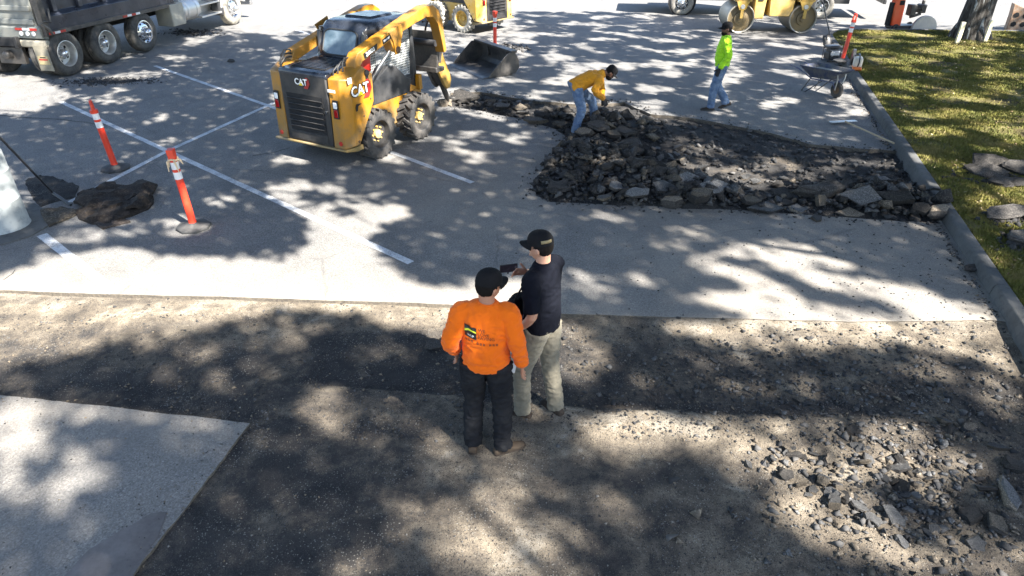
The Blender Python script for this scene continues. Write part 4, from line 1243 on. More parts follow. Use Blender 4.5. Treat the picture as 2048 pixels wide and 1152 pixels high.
# bed: sloped sides above a flat rub rail
bed = empty('bed'); bed.parent = TR
m = MB()
m.prism([(-1.22, 1.02), (-1.22, 1.42), (-1.10, 1.50), (-1.10, 2.75), (-1.22, 2.80), (1.22, 2.80), (1.10, 2.75), (1.10, 1.50), (1.22, 1.42), (1.22, 1.02)], 'x', -1.05, 3.75)
shell = m.build('bed_shell', BEDP, TR, bevel=.01)
bpy.data.objects.remove(bed)
m = MB()
for s in (-1, 1): m.box((1.35, s * 1.235, 1.06), (4.85, .05, .10))
m.build('rub_rail', STEELB, shell, bevel=.006)
for s in (-1, 1):
    for k in range(6):
        MB().box((-.6 + k * .82, s * 1.14, 2.1), (.12, .09, 1.22)).build('bed_rib', BEDP, shell, bevel=.01)
    m = MB(); m.box((-1.06, s * 1.16, 1.75), (.16, .16, 1.5)); m.tube([(-1.12, s * 1.25, 1.35), (-.96, s * 1.28, 1.30), (-.90, s * 1.26, 1.6)], .03, 8); m.tube([(-1.16, s * 1.20, 1.30), (-1.05, s * 1.27, 1.15), (-1.0, s * 1.27, 1.02)], .035, 8)
    m.build('tailgate_latch', STEELB, shell, bevel=.01)
gate = MB().box((-1.10, 0, 1.98), (.07, 2.05, 1.55)).build('tailgate', GREYP, TR, bevel=.01)
for z in (1.32, 1.62, 2.2, 2.7): MB().box((-1.15, 0, z), (.05, 2.0, .12)).build('tailgate_rib', GREYP, gate, bevel=.015)
m = MB(); m.prism([(-1.0, 1.26), (-1.22, 1.20), (-1.20, .96), (-1.0, .90)], 'y', -1.14, 1.14); light_bar = m.build('light_panel', GREYP, TR, bevel=.01)
for s in (-1, 1):
    for k in range(3):
        m = MB().lathe([(.055, 0), (.05, -.018), (0, -.022)], 'x', (-1.222, s * (.62 + .17 * k), 1.07), 16); m.build('tail_lamp', GREYL, light_bar)
def tape(parent, c, d, n, ex):
    for k in range(n):
        cc = [c[i] + ex[i] * k * d for i in range(3)]
        sz = [abs(ex[i]) * d * .98 + (0 if ex[i] else (.012 if i < 2 else .052)) for i in range(3)]
        MB().box(cc, sz).build('reflective_tape', (REDP, WHITER)[k % 2], parent)
tape(light_bar, (-1.222, -.98, 1.17), .20, 3, (0, 1, 0)); tape(light_bar, (-1.222, .58, 1.17), .20, 3, (0, 1, 0))
tape(shell, (-1.0, -1.266, 1.055), .17, 3, (1, 0, 0)); tape(shell, (1.55, -1.266, 1.055), .17, 4, (1, 0, 0))
m = MB(); m.box((-1.12, 0, .83), (.16, 2.36, .18)); m.build('rear_bumper', paint('dusty_bumper', (.30, .27, .21), .7, .2, dirt=(.45, .40, .31), dirt_amt=.6), TR, bevel=.05, seg=3)
m = MB(); m.box((-1.08, 0, .52), (.12, .75, .40)); m.lathe([(.10, 0), (.10, -.14), (.06, -.18), (0, -.18)], 'x', (-1.14, .0, .55), 12); m.build('tow_hitch', STEELB, TR, bevel=.02)
for s in (-1, 1):
    m = MB(); m.prism([(s * .82, .80), (s * 1.20, .80), (s * 1.22, .22), (s * .84, .22)], 'x', -1.24, -1.225)
    fl = m.build('mud_flap', paint('dusty_flap', (.16, .145, .11), .85, dirt=(.34, .30, .22), dirt_amt=.6), TR)
    MB().box((-1.247, s * 1.02, .47), (.006, .30, .20)).build('flap_sign', paint('faded_sign', (.42, .33, .16), .8, dirt=(.3, .26, .18), dirt_amt=.5), fl)
    MB().box((-1.251, s * 1.02, .485), (.004, .24, .035)).build('sign_stripe', LOGOR, fl); MB().box((-1.251, s * 1.02, .535), (.004, .16, .025)).build('sign_stripe', LOGOK, fl)
# cab group: fuel tank, steps, fender, sleeper-less cab
m = MB(); m.box((3.75, -1.0, .78), (.62, .55, .62)); m.build('battery_box', paint('dusty_box', (.30, .29, .25), .7, .2, dirt=(.42, .39, .31), dirt_amt=.5), TR, bevel=.03)
m = MB(); m.lathe([(0, 0), (.30, 0), (.33, .03), (.33, .80), (.30, .83), (0, .83)], 'x', (4.12, -.92, .80), 28); m.lathe([(.335, .15), (.345, .17), (.345, .22), (.335, .24)], 'x', (4.12, -.92, .80), 28); m.lathe([(.335, .60), (.345, .62), (.345, .67), (.335, .69)], 'x', (4.12, -.92, .80), 28)
m.build('fuel_tank', ALU, TR)
m = MB(); m.box((5.45, -1.02, .52), (1.10, .48, .06)); m.box((5.45, -1.06, .86), (1.05, .40, .05)); m.prism([(4.95, .52), (6.0, .52), (6.0, 1.05), (4.95, 1.05)], 'y', -.86, -.82)
m.build('cab_step', ALU, TR, bevel=.01)
m = MB(); m.prism([(4.2, 1.10), (7.9, 1.10), (7.95, 1.75), (6.15, 1.95), (5.95, 2.85), (4.35, 2.95), (4.2, 2.8)], 'y', -1.08, 1.08); m.build('truck_cab', WHITEP, TR, bevel=.06, seg=3)
m = MB(); m.prism([(4.55, 2.0), (5.75, 2.0), (5.68, 2.7), (4.6, 2.75)], 'y', -1.09, -1.084); m.build('cab_window', GLASS, TR)
m = MB()
for k in range(9):
    a0, a1 = R(10 + 18 * k), R(10 + 18 * (k + 1))
    f = lambda a, rr_: (6.75 + math.cos(a) * rr_, .55 + math.sin(a) * rr_ * .95)
    for s in (-1, 1): m.prism([f(a0, .68), f(a1, .68), f(a1, .73), f(a0, .73)], 'y', s * .80, s * 1.24)
m.build('fender', WHITEP, TR, smooth=60)
m = MB(); m.box((6.05, -1.08, .72), (.30, .30, .62)); m.build('fender_skirt', BLACKP, TR, bevel=.05, seg=3)
m = MB(); m.box((8.05, 0, .62), (.18, 2.3, .34)); m.build('front_bumper', CHROME, TR, bevel=.04)

# ------------------------------------------------------------------ tandem roller, along the back
RO = empty('tandem_roller', (8.32, 23.72, 0), R(180 - 2), 'old yellow tandem roller with two steel drums behind the lime shirted walker', 'roller')
def drum(x):
    m = MB(); r, w = .44, 1.15
    m.lathe([(r * .90, -w / 2 + .02), (r * .97, -w / 2), (r, -w / 2 + .012), (r, w / 2 - .012), (r * .97, w / 2), (r * .90, w / 2 - .02)], 'y', n=48, closed=True)
    d = m.build('drum', paint('drum_steel', (.30, .285, .25), .5, .55, dirt=(.36, .32, .25), dirt_amt=.5, bump=.1), RO, smooth=40); d.location = (x, 0, r)
    for s in (-1, 1):
        m = MB(); m.lathe([(r * .94, s * (w / 2 - .10)), (.20, s * (w / 2 - .10)), (.19, s * (w / 2 - .05)), (.10, s * (w / 2 - .04)), (.09, s * (w / 2 + .0)), (0, s * (w / 2))], 'y', n=24, cap0=False)
        m.build('drum_plate', paint('drum_plate_brown', (.20, .14, .06), .7, dirt=(.12, .10, .07), dirt_amt=.6), d, smooth=35)
        m = MB()
        for k in range(6):
            a = k * math.pi / 3; m.lathe([(.02, s * (w / 2 - .10)), (.02, s * (w / 2 - .07)), (0, s * (w / 2 - .07))], 'y', (math.cos(a) * .145, 0, math.sin(a) * .145), 6)
        m.build('drum_bolt', RUST, d)
    return d
for x in (-.99, .99): drum(x)
m = MB()
for x in (-.99, .99):
    for s in (-1, 1):
        m.prism([(x - .23, 1.02), (x + .23, 1.02), (x + .17, .86), (x + .10, .70), (x - .10, .70), (x - .17, .86)], 'y', s * .585, s * .62)
        m.box((x, s * .615, .62), (.10, .03, .34))
    m.box((x, 0, .99), (.52, 1.24, .08))
m.build('drum_yoke', OLDYEL, RO, bevel=.012)
for x in (-.99, .99):
    for s in (-1, 1): MB().lathe([(.075, s * .62), (.06, s * .64), (0, s * .64)], 'y', (x, 0, .80), 12).build('yoke_cap', ALU, RO)
m = MB(); m.prism([(-.62, .50), (.10, .50), (.16, 1.35), (-.68, 1.35)], 'y', -.52, .52); m.prism([(-1.45, 1.02), (-.60, 1.02), (-.60, 1.55), (-1.35, 1.55)], 'y', -.56, .56); m.build('rear_body', OLDYEL, RO, bevel=.025)
m = MB(); m.prism([(.26, .42), (.56, .42), (.62, 1.35), (.22, 1.35)], 'y', -.50, .50); m.prism([(.60, 1.02), (1.42, 1.02), (1.36, 1.42), (.60, 1.42)], 'y', -.54, .54); m.build('front_body', OLDYEL, RO, bevel=.025)
m = MB(); m.tube([(.17, 0, .45), (.17, 0, 1.25)], .09, 12); m.box((.18, -.3, .62), (.10, .2, .3)); m.build('articulation_joint', DARK, RO)
m = MB().box((.42, .512, 1.02), (.16, .016, .13)); m.build('access_hole', DARK, RO, bevel=.02)
m = MB().box((.36, .512, 1.26), (.24, .012, .08)); dec = m.build('decal', LOGOW, RO)
MB().box((.36, .521, 1.26), (.17, .006, .03)).build('decal_stripe', LOGOR, dec)
m = MB(); m.box((.05, 0, 1.50), (.55, .5, .12)); m.box((-.22, 0, 1.80), (.10, .5, .55)); m.build('operator_seat', BLACKP, RO, bevel=.04)
m = MB()
for x in (-.55, .55):
    for s in (-1, 1): m.tube([(x, s * .5, 1.35), (x, s * .5, 2.4)], .03, 8)
m.box((0, 0, 2.42), (1.3, 1.15, .05)); m.build('canopy_frame', BLACKP, RO)

# ------------------------------------------------------------------ white work truck behind the roller
WT = empty('work_truck', (8.75, 27.35, 0), R(170), 'white flatbed work truck parked behind the yellow roller', 'truck')
for x, st in ((2.40, 'disc'), (-2.45, 'dish')):
    for s in (-1, 1): road_wheel(WT, (x, s * .90, .42), .42, .25, st, s, st == 'dish', rub=paint('greyed_tyre', (.11, .105, .10), .9, dirt=(.40, .37, .31), dirt_amt=.6))
m = MB(); m.box((0, 0, .62), (6.6, .8, .2)); m.build('frame', DARK, WT)
m = MB(); m.prism([(-.1, .52), (3.9, .50), (3.95, 1.10), (2.6, 1.22), (2.1, 1.9), (.0, 1.95)], 'y', -.98, .98); m.build('truck_cab', WHITEP, WT, bevel=.06, seg=3)
m = MB(); m.prism([(.25, 1.25), (2.0, 1.22), (1.8, 1.8), (.25, 1.82)], 'y', .982, .986); m.build('cab_window', GLASS, WT)
m = MB(); m.lathe([(.50, -.02), (.50, .02), (0, .02)], 'y', (2.40, .97, .46), 28); m.build('wheel_arch', DARK, WT)
m = MB(); m.box((-2.3, 0, .98), (4.4, 2.15, .14)); m.box((-2.9, .80, .72), (.9, .35, .42)); m.box((-1.2, .80, .72), (.7, .35, .40)); m.box((-2.3, .95, 1.4), (4.2, .06, .7)); m.build('flatbed', BLACKP, WT, bevel=.01)
m = MB(); m.box((-4.5, 0, .62), (.1, 2.1, .16)); m.build('rear_bumper', BLACKP, WT, bevel=.02)
# ------------------------------------------------------------------ delineator posts
def delineator(loc, label, tilt=(0, 0), rz=0.0, base=True, rags=None, topkind='loop'):
    root = empty('delineator_post', loc, rz, label, 'delineator', 'orange delineator posts')
    if base:
        m = MB()
        def ring(r, z, k=8): return [(r * math.cos(2 * math.pi * i / k + .39), r * math.sin(2 * math.pi * i / k + .39), z) for i in range(k)]
        V = ring(.235, 0) + ring(.232, .035) + ring(.13, .06) + ring(.075, .085)
        F = [list(range(8))[::-1]]
        for q in range(3): F += [(q * 8 + i, q * 8 + (i + 1) % 8, (q + 1) * 8 + (i + 1) % 8, (q + 1) * 8 + i) for i in range(8)]
        F.append([24 + i for i in range(8)])
        m.add(V, F); m.build('rubber_base', BASER, root, bevel=.008)
    T = Matrix.Translation((0, 0, .07)) @ Matrix.Rotation(tilt[0], 4, 'X') @ Matrix.Rotation(tilt[1], 4, 'Y')
    m = MB(); m.lathe([(.056, 0), (.054, .03), (.050, .05), (.050, .88), (.046, .93), (.030, .96), (0, .96)], 'z', n=20, mat=T); post = m.build('post', ORANGE, root)
    for z in (.66, .80):
        m = MB(); m.lathe([(.0515, z), (.0515, z + .10)], 'z', n=20, mat=T, closed=False); o = m.build('reflective_band', WHITER, post)
    m = MB()
    if topkind == 'loop':                     # T-shaped grip with a slot
        m.tube([(0, -.045, .93), (0, -.055, 1.0), (0, -.035, 1.10), (0, .035, 1.10), (0, .055, 1.0), (0, .045, .93)], [.02, .02, .018, .018, .02, .02], 8, mat=T)
        m.lathe([(.06, .90), (.06, .955)], 'z', n=16, mat=T)
    else:
        m.box((0, 0, 1.0), (.07, .10, .13), T @ Matrix.Translation((0, 0, 0)) if False else None)
        m = MB(); m.add([T @ Vector(p) for p in [(-.04, -.05, .93), (.04, -.05, .93), (.04, .05, .93), (-.04, .05, .93), (-.045, -.055, 1.07), (.045, -.055, 1.07), (.045, .055, 1.07), (-.045, .055, 1.07)]], [(3, 2, 1, 0), (4, 5, 6, 7), (0, 1, 5, 4), (1, 2, 6, 5), (2, 3, 7, 6), (3, 0, 4, 7)])
    m.build('grip', ORANGE, post, bevel=.006 if topkind != 'loop' else 0)
    if rags:
        m = MB()
        for k in range(5):
            a = k * 1.3; p0 = Vector((.055 * math.cos(a), .055 * math.sin(a), .93))
            m.tube([T @ p0, T @ (p0 + Vector((.03 * math.cos(a), .03 * math.sin(a), -.01))), T @ (p0 + Vector((.05 * math.cos(a + .3), .05 * math.sin(a + .3), -.08 - .02 * k)))], [.012, .014, .006], 6)
        m.tube([T @ Vector((.06 * math.cos(t), .06 * math.sin(t), .935 + .012 * math.sin(3 * t))) for t in [i * .5 for i in range(14)]], .012, 6)
        m.build('tied_rag', paint('pale_rag', (.62, .47, .30), .9), post)
    return root
delineator(G(232, 338), 'orange delineator post standing farther from the torn asphalt sheet, before the dump truck', (R(3), R(-3)), .4)
delineator(G(388, 455), 'orange delineator post with a pale rag knotted under its top', (R(1), R(-2)), .1, rags=True, topkind='box')
pb = G(990, 108)
delineator((pb.x, pb.y, 0), 'orange delineator post behind the loose loader bucket', (R(1), R(0)), .7, topkind='box')
p4 = G(1684, 122, .13)
delineator((p4.x, p4.y, .12), 'red and white banded delineator post behind the wheelbarrow', (R(0), R(4)), .2)

# ------------------------------------------------------------------ concrete pole base with its pad, long bar, torn sheet
pbx = Vector((-7.09, 8.64, 0))
PB = empty('pole_base', pbx, 0, 'round pale concrete pole base at the edge of the stalls', 'pole base')
m = MB(); m.lathe([(.335, 0), (.335, .02), (.325, .04), (.318, .40), (.322, .41), (.316, .42), (.314, .80), (.318, .81), (.312, .82), (.31, 1.06), (.285, 1.10), (0, 1.10)], 'z', n=40); col_ = m.build('concrete_column', CONC2, PB, smooth=50)
m = MB(); m.lathe([(.17, 1.10), (.17, 1.125), (0, 1.125)], 'z', n=24); m.build('anchor_plate', ALU, PB)
for k in range(4):
    a = k * math.pi / 2 + .6
    m = MB().lathe([(.035, 0), (.035, .06), (.02, .09), (0, .09)], 'z', (math.cos(a) * .13 , math.sin(a) * .13, 1.125), 8); m.build('bolt_cap', REDP, PB)
m = MB(); m.tube([(0, 0, 1.12), (0, 0, 6.5)], [.085, .06], 18); m.build('lamp_pole', ALU, PB)
pad = jag([G(-60, 498), G(0, 492), G(60, 474), G(98, 452), G(108, 432), G(70, 408), G(-60, 400)], .1, .015, 9.0)
m = MB(); m.prism([(p.x, p.y) for p in pad], 'z', -.02, .018); o = m.build('concrete_pad', CONC, smooth=0, bevel=.008); tag(o, 'thin concrete pad around the pole base', kind='structure')
a, b, c_ = G(-22, 252, 1.34), G(106, 386, .10), G(142, 410, .015)
m = MB(); m.tube([a, b], .017, 10); m.tube([b, b.lerp(c_, .4) + Vector((0, 0, .0)), c_], [.019, .024, .018], 10); 
tool = m.build('digging_bar', BLACKP)
tag(tool, 'long black digging bar leaning on the pole base', 'bar')
def torn_sheet(name, outline, z0, lift, mat, label, cat, seed, th=.035, parent=None, fold=.08, fr=3.0):
    pts = jag(outline + [outline[0]], .06, .028, seed)[:-1]
    vs = [Vector((p.x, p.y)) for p in pts]
    n = len(vs)
    xs = [p.x for p in vs]; ys = [p.y for p in vs]
    k = 0
    while k < 260:
        q = Vector((rng.uniform(min(xs), max(xs)), rng.uniform(min(ys), max(ys)))); k += 1
        if in_poly(q.x, q.y, pts): vs.append(q)
    r = geometry.delaunay_2d_cdt(vs, [(i, (i + 1) % n) for i in range(n)], [], 0, 1e-6)
    F = [list(f) for f in r[2] if in_poly(sum(r[0][i].x for i in f) / 3, sum(r[0][i].y for i in f) / 3, pts)]
    cx, cy = sum(xs) / n, sum(ys) / n
    def zz(p):
        d = poly_dist(p.x, p.y, pts + [pts[0]])
        return z0 + lift * (1 - math.exp(-d / .10)) + fold * (.5 + noise.noise(Vector((p.x * fr, p.y * fr * .7, seed)))) + .045 * noise.noise(Vector((p.x * 9, p.y * 9, seed)))
    V = [(p.x, p.y, max(z0, zz(p))) for p in r[0]]; N = len(V)
    V2 = [(x, y, max(z0 - .01, z - th)) for x, y, z in V]
    ed = {}
    for f in F:
        for i in range(3):
            e = (f[i], f[(i + 1) % 3]); ed[e] = 1
    side = [(a_, b_, b_ + N, a_ + N) for (a_, b_) in ed if (b_, a_) not in ed]
    m = MB().add(V + V2, F + [[i + N for i in f[::-1]] for f in F] + side)
    o = m.build(name, mat, parent, smooth=24)
    if label: tag(o, label, cat)
    return o
TS = empty('torn_asphalt_sheet', (0, 0, 0), 0, 'crumpled dark brown sheet of torn up asphalt beside the knotted delineator', 'asphalt sheet')
torn_sheet('lower_layer', gl([(156, 425), (170, 412), (215, 395), (255, 385), (300, 388), (308, 402), (296, 420), (262, 434), (225, 446), (185, 450), (160, 440)]), .005, .045, CH_SHEET, None, None, 5.0, .05, TS, fold=.05, fr=5.0)
torn_sheet('upper_layer', gl([(150, 412), (162, 396), (188, 386), (214, 380), (226, 371), (236, 380), (268, 374), (286, 368), (297, 376), (318, 375), (309, 388), (300, 398), (270, 404), (252, 416), (226, 424), (205, 420), (172, 424)]), .03, .07, CH_SHEET, None, None, 15.0, .045, TS, fold=.09, fr=3.4)
torn_sheet('broken_flap', gl([(240, 404), (268, 394), (300, 398), (302, 410), (285, 424), (255, 430), (238, 420)]), .04, .04, CH_SHEET, None, None, 25.0, .04, TS, fold=.10, fr=5.0)
torn_sheet('torn_asphalt_sheet', gl([(182, 446), (205, 446), (250, 436), (262, 446), (225, 454), (205, 460)]), .004, .015, CH_SHEET, 'thin torn scrap of asphalt lying in front of the crumpled sheet', 'asphalt sheet', 6.0, .02, fold=.03)
torn_sheet('torn_asphalt_sheet', gl([(82, 424), (110, 416), (150, 416), (155, 430), (120, 446), (98, 455)]), .004, .02, CH_SOIL, 'flat brown asphalt scrap between the pole base and the crumpled sheet', 'asphalt sheet', 7.0, .02, fold=.03)
torn_sheet('dirt_patch', gl([(50, 362), (75, 352), (118, 358), (160, 372), (150, 396), (110, 404), (80, 415), (66, 400)]), .003, .012, SOIL, None, None, 8.0, .02, fold=.012)['kind'] = 'structure'
tag(bpy.data.objects['dirt_patch'], 'loose dark dirt behind the concrete pole base')

# ------------------------------------------------------------------ wheelbarrow, tools by the kerb
WB = empty('wheelbarrow', G(1664, 194), R(-62), 'blue wheelbarrow crusted with mortar standing by the kerb', 'wheelbarrow')
WB.scale = (.80, .80, .86)
# local x forward towards its wheel
def tray():
    m = MB()
    bot = [(-.62, -.22), (.06, -.17), (.06, .17), (-.62, .22)]; topr = [(-.95, -.36), (.32, -.30), (.32, .30), (-.95, .36)]
    V = [(x, y, .40 + (.06 if x > 0 else 0)) for x, y in bot] + [(x, y, .66 + (.05 if x > 0 else 0)) for x, y in topr]
    V += [(x * .985 - .004, y * .96, z + .012) for x, y, z in V[:4]] + [(x * .985 - .004, y * .955, z) for x, y, z in V[4:8]]
    F = [(3, 2, 1, 0)] + [(i, (i + 1) % 4, (i + 1) % 4 + 4, i + 4) for i in range(4)] + [(8, 9, 10, 11)] + [(8 + i, 12 + i, 12 + (i + 1) % 4, 8 + (i + 1) % 4) for i in range(4)] + [(4 + i, 4 + (i + 1) % 4, 12 + (i + 1) % 4, 12 + i) for i in range(4)]
    m.add(V, F)
    m.tube([(x, y, .66 + (.05 if x > 0 else 0)) for x, y in topr + [topr[0]]], .014, 8)
    return m
tr_ = tray().build('tray', paint('mortared_blue_tray', (.03, .04, .085), .75, dirt=(.12, .115, .10), dirt_amt=.7, dscale=6), WB, bevel=.01)
tr_.location = (-.05, 0, 0)
V = [(-.80 + .26 * i, -.27 + .135 * j, .60 + .05 * noise.noise(Vector((i * 1.1, j * 1.2, 2))) + .03 * (i > 1)) for i in range(5) for j in range(5)]
m = MB().add(V + [(-.4, 0, .48)], [(i * 5 + j, i * 5 + j + 1, (i + 1) * 5 + j + 1, (i + 1) * 5 + j) for i in range(4) for j in range(4)]); m.build('mortar_crust', MORTAR, WB, smooth=60)
m = MB()
for s in (-1, 1): m.tube([(.10, s * .07, .20), (.02, s * .13, .38), (-.62, s * .24, .38), (-1.10, s * .29, .56), (-1.42, s * .30, .60)], .018, 8)
m.build('handle', BLUEP, WB)
for s in (-1, 1):
    m = MB(); m.tube([(-.30, s * .20, .37), (-.72, s * .27, .02), (-.86, s * .27, .02), (-.66, s * .24, .38)], .015, 8); m.build('leg', BLACKP, WB)
    m = MB(); m.tube([(.10, s * .09, .20), (.16, s * .14, .48), (.14, s * .17, .62)], .016, 8); m.build('tray_brace', ALU, WB)
m = MB(); m.tube([(-.74, -.27, .16), (-.74, .27, .16)], .012, 8); m.build('leg_brace', BLACKP, WB)
m = MB(); m.lathe([(.10, -.035), (.17, -.05), (.195, -.02), (.20, 0), (.195, .02), (.17, .05), (.10, .035)], 'y', n=28, closed=True); w_ = m.build('wheel', RUBBER, WB, smooth=50); w_.location = (.10, 0, .20)
m = MB(); m.lathe([(.115, -.03), (.03, -.045), (.03, .045), (.115, .03)], 'y', n=20); m.tube([(0, -.11, 0), (0, .11, 0)], .012, 8); m.build('rim', RUST, w_)

# lute lying against the kerb, shovel stuck by the roller, small machines
a, b = G(1690, 246, .03), G(1786, 292, .06)
m = MB(); m.tube([a + Vector((0, 0, .03)), b + Vector((0, 0, .05))], .017, 8)
t_ = (b - a).normalized(); nrm = Vector((-t_.y, t_.x, 0))
h0 = a - t_ * .02
lute = empty('asphalt_lute', (0, 0, 0), 0, 'long handled asphalt lute lying against the kerb', 'lute')
m.build('handle', WOOD, lute)
m = MB(); q = [h0 - nrm * .28, h0 + nrm * .28]; m.add([q[0], q[1], q[1] - t_ * .10, q[0] - t_ * .10] + [p + Vector((0, 0, .02)) for p in (q[0], q[1], q[1] - t_ * .10, q[0] - t_ * .10)], [(3, 2, 1, 0), (4, 5, 6, 7), (0, 1, 5, 4), (1, 2, 6, 5), (2, 3, 7, 6), (3, 0, 4, 7)])
m.build('blade', ALU, lute, bevel=.005)
SH = empty('shovel', G(1656, 96), 0, 'black shovel leaning upright at the end of the kerb', 'shovel')
base = G(1656, 96)
tipz = 1.45
tp = Vector((-.34, .55, tipz))
m = MB(); m.tube([(0, 0, .30), tp], .018, 8); m.tube([tp + Vector((-.06, 0, .02)), tp + Vector((.06, 0, .02))], .016, 8); m.build('handle', BLACKP, SH)
m = MB(); d = tp.normalized(); rt = Vector((1, 0, 0)); V = []
for (aa, ww, sag) in ((.0, .10, 0), (.10, .13, .02), (.26, .13, .03), (.34, .10, .01)):
    for q in (-1, -.5, 0, .5, 1): V.append(d * (.36 - aa * 1.02) + rt * ww * q + Vector((0, -sag * (1 - q * q), 0)))
m.add(V, [(i * 5 + j, i * 5 + j + 1, (i + 1) * 5 + j + 1, (i + 1) * 5 + j) for i in range(3) for j in range(4)]); bl = m.build('blade', STEELB, SH, smooth=60)
sm = bl.modifiers.new('solid', 'SOLIDIFY'); sm.thickness = .006
EN = empty('small_engine', G(1660, 122), R(15), 'small black engine unit standing behind the wheelbarrow', 'engine')
EN.scale = (.75, .75, .75)
m = MB(); m.box((0, 0, .20), (.42, .34, .26)); m.lathe([(.12, -.2), (.12, .2)], 'x', (0, 0, .36), 16); m.build('engine_block', BLACKP, EN, bevel=.03)
m = MB(); m.box((0, 0, .50), (.50, .38, .10)); m.build('fuel_tank', BLACKP, EN, bevel=.04)
m = MB(); m.box((.06, -.19, .30), (.22, .05, .16)); m.lathe([(.09, -.20), (.09, -.24), (0, -.24)], 'y', (-.14, 0, .30), 14); m.build('recoil_cover', GREYL, EN, bevel=.02)
m = MB()
for s in (-1, 1): m.tube([(-.24, s * .17, .02), (-.24, s * .17, .55), (.24, s * .17, .55), (.24, s * .17, .02), (-.24, s * .17, .02)], .014, 8)
m.build('frame', STEELB, EN)
CS = empty('cut_off_saw', G(1712, 138, .15), R(70), 'white and orange cut off saw resting on the kerb beside the wheelbarrow', 'saw')
m = MB(); m.box((0, 0, .17), (.30, .20, .24)); m.build('engine_case', paint('saw_cream', (.66, .60, .50), .5, dirt=(.3, .25, .2), dirt_amt=.4), CS, bevel=.04)
m = MB(); m.box((-.06, 0, .045), (.34, .21, .07)); m.build('fuel_case', paint('saw_orange', (.65, .16, .03), .5), CS, bevel=.02)
m = MB(); m.tube([(-.20, 0, .10), (-.32, 0, .22), (-.20, 0, .34), (.02, 0, .36), (.10, .09, .30)], .017, 8); m.build('grip', BLACKP, CS)
m = MB(); m.box((.28, .07, .16), (.34, .03, .06)); m.lathe([(.17, .09), (.17, .10), (0, .10)], 'y', (.46, 0, .17), 28); m.lathe([(.19, .05), (.19, .12), (.0, .12)], 'y', (.46, .0, .20), 20); m.build('blade_guard', BLACKP, CS)
PSW = empty('pavement_saw', G(1800, 60), R(4), 'walk behind pavement saw with orange housing and grey blade guard past the lawn', 'saw')
m = MB(); m.prism([(-.42, .10), (-.12, .10), (-.14, .70), (-.20, 1.20), (-.40, 1.25), (-.48, .75)], 'y', -.16, .16); m.build('housing', paint('saw_housing_orange', (.75, .085, .02), .45, dirt=(.5, .2, .1), dirt_amt=.3), PSW, bevel=.03)
m = MB(); m.box((-.27, -.165, .86), (.16, .03, .14)); m.box((-.50, 0, .5), (.08, .2, .7)); m.build('housing_trim', DARK, PSW, bevel=.02)
m = MB(); m.tube([(-.30, -.18, 1.1), (-.42, -.18, 1.38), (-.05, -.18, 1.35), (.15, -.18, 1.05)], .02, 8); m.build('handle_bar', REDP, PSW)
m = MB(); m.box((.10, 0, .12), (1.1, .40, .10)); m.build('deck', BLACKP, PSW, bevel=.02)
m = MB(); m.box((.20, 0, .62), (.20, .26, .34)); m.box((.52, 0, .66), (.22, .24, .26)); m.lathe([(.05, .75), (.05, .92), (0, .92)], 'z', (.54, 0, 0), 12); m.lathe([(.10, -.16), (.10, .16)], 'y', (.5, 0, .70), 14); m.tube([(.2, 0, .40), (.35, 0, .44), (.55, 0, .50)], .05, 8); m.build('engine', STEELB, PSW, bevel=.02)
m = MB()
half = [(.62 + .42 * math.cos(R(a)), .06 + .42 * math.sin(R(a))) for a in range(0, 181, 12)]
m.prism(half, 'y', -.30, -.20); m.build('blade_guard', paint('guard_grey', (.33, .33, .32), .5, .4, dirt=(.5, .48, .44), dirt_amt=.5), PSW, bevel=.012)
for x in (-.3, .4):
    for s in (-1, 1):
        m = MB().lathe([(.04, -.03), (.10, -.035), (.11, 0), (.10, .035), (.04, .03)], 'y', n=18, closed=True); w_ = m.build('wheel', RUBBER, PSW); w_.location = (x, s * .20, .11)
# block with rusty top beyond the lawn
BW = empty('broken_block', G(2030, 60), R(-18), 'broken brown masonry block standing behind the lawn', 'block')
m = MB(); m.prism([(-.30, 0), (.24, 0), (.30, .42), (.28, .62), (-.02, .70), (-.32, .82), (-.30, .45)], 'y', -.16, .16); m.build('masonry', CARDB, BW, bevel=.02)
m = MB()
for (x, z) in ((-.16, .20), (-.16, .48), (.10, .20), (.10, .46)): m.lathe([(.075, -.165), (.08, -.172), (0, -.174)], 'y', (x, 0, z), 12)
m.build('hollow', DARK, BW)
# ------------------------------------------------------------------ rubble
def slab_mesh(seed, th, mats, soil=False, n=None):
    g = random.Random(seed)
    n = n or g.choice([6, 7, 7, 8, 9])
    ang = sorted((i + g.uniform(-.32, .32)) * 2 * math.pi / n for i in range(n))
    rad = [g.uniform(.30, .60) for _ in range(n)]
    asp = g.uniform(.5, 1.0)
    V = []
    tilt_ = g.uniform(-.5, .5)
    for lev, sc in ((-.5, g.uniform(.70, .95)), (.0, 1.05), (.40, .98), (.5, .88)):
        for a, r_ in zip(ang, rad):
            j = 1 + g.uniform(-.13, .13)
            V.append((math.cos(a) * r_ * sc * j, math.sin(a) * r_ * sc * j * asp, th * (lev + g.uniform(-.16, .16))))
    F = [list(range(n))[::-1]]; mi = [1]
    for q in range(3):
        for i in range(n):
            F.append((q * n + i, q * n + (i + 1) % n, (q + 1) * n + (i + 1) % n, (q + 1) * n + i)); mi.append(1 if q < 2 else 0)
    c = len(V); V.append((g.uniform(-.1, .1), g.uniform(-.1, .1), th * .53))
    for i in range(n): F.append((3 * n + i, 3 * n + (i + 1) % n, c)); mi.append(0)
    me = bpy.data.meshes.new('asphalt_chunk')
    me.from_pydata(V, [], F)
    me.polygons.foreach_set('material_index', mi)
    for x in mats: me.materials.append(x)
    me.update()
    return me
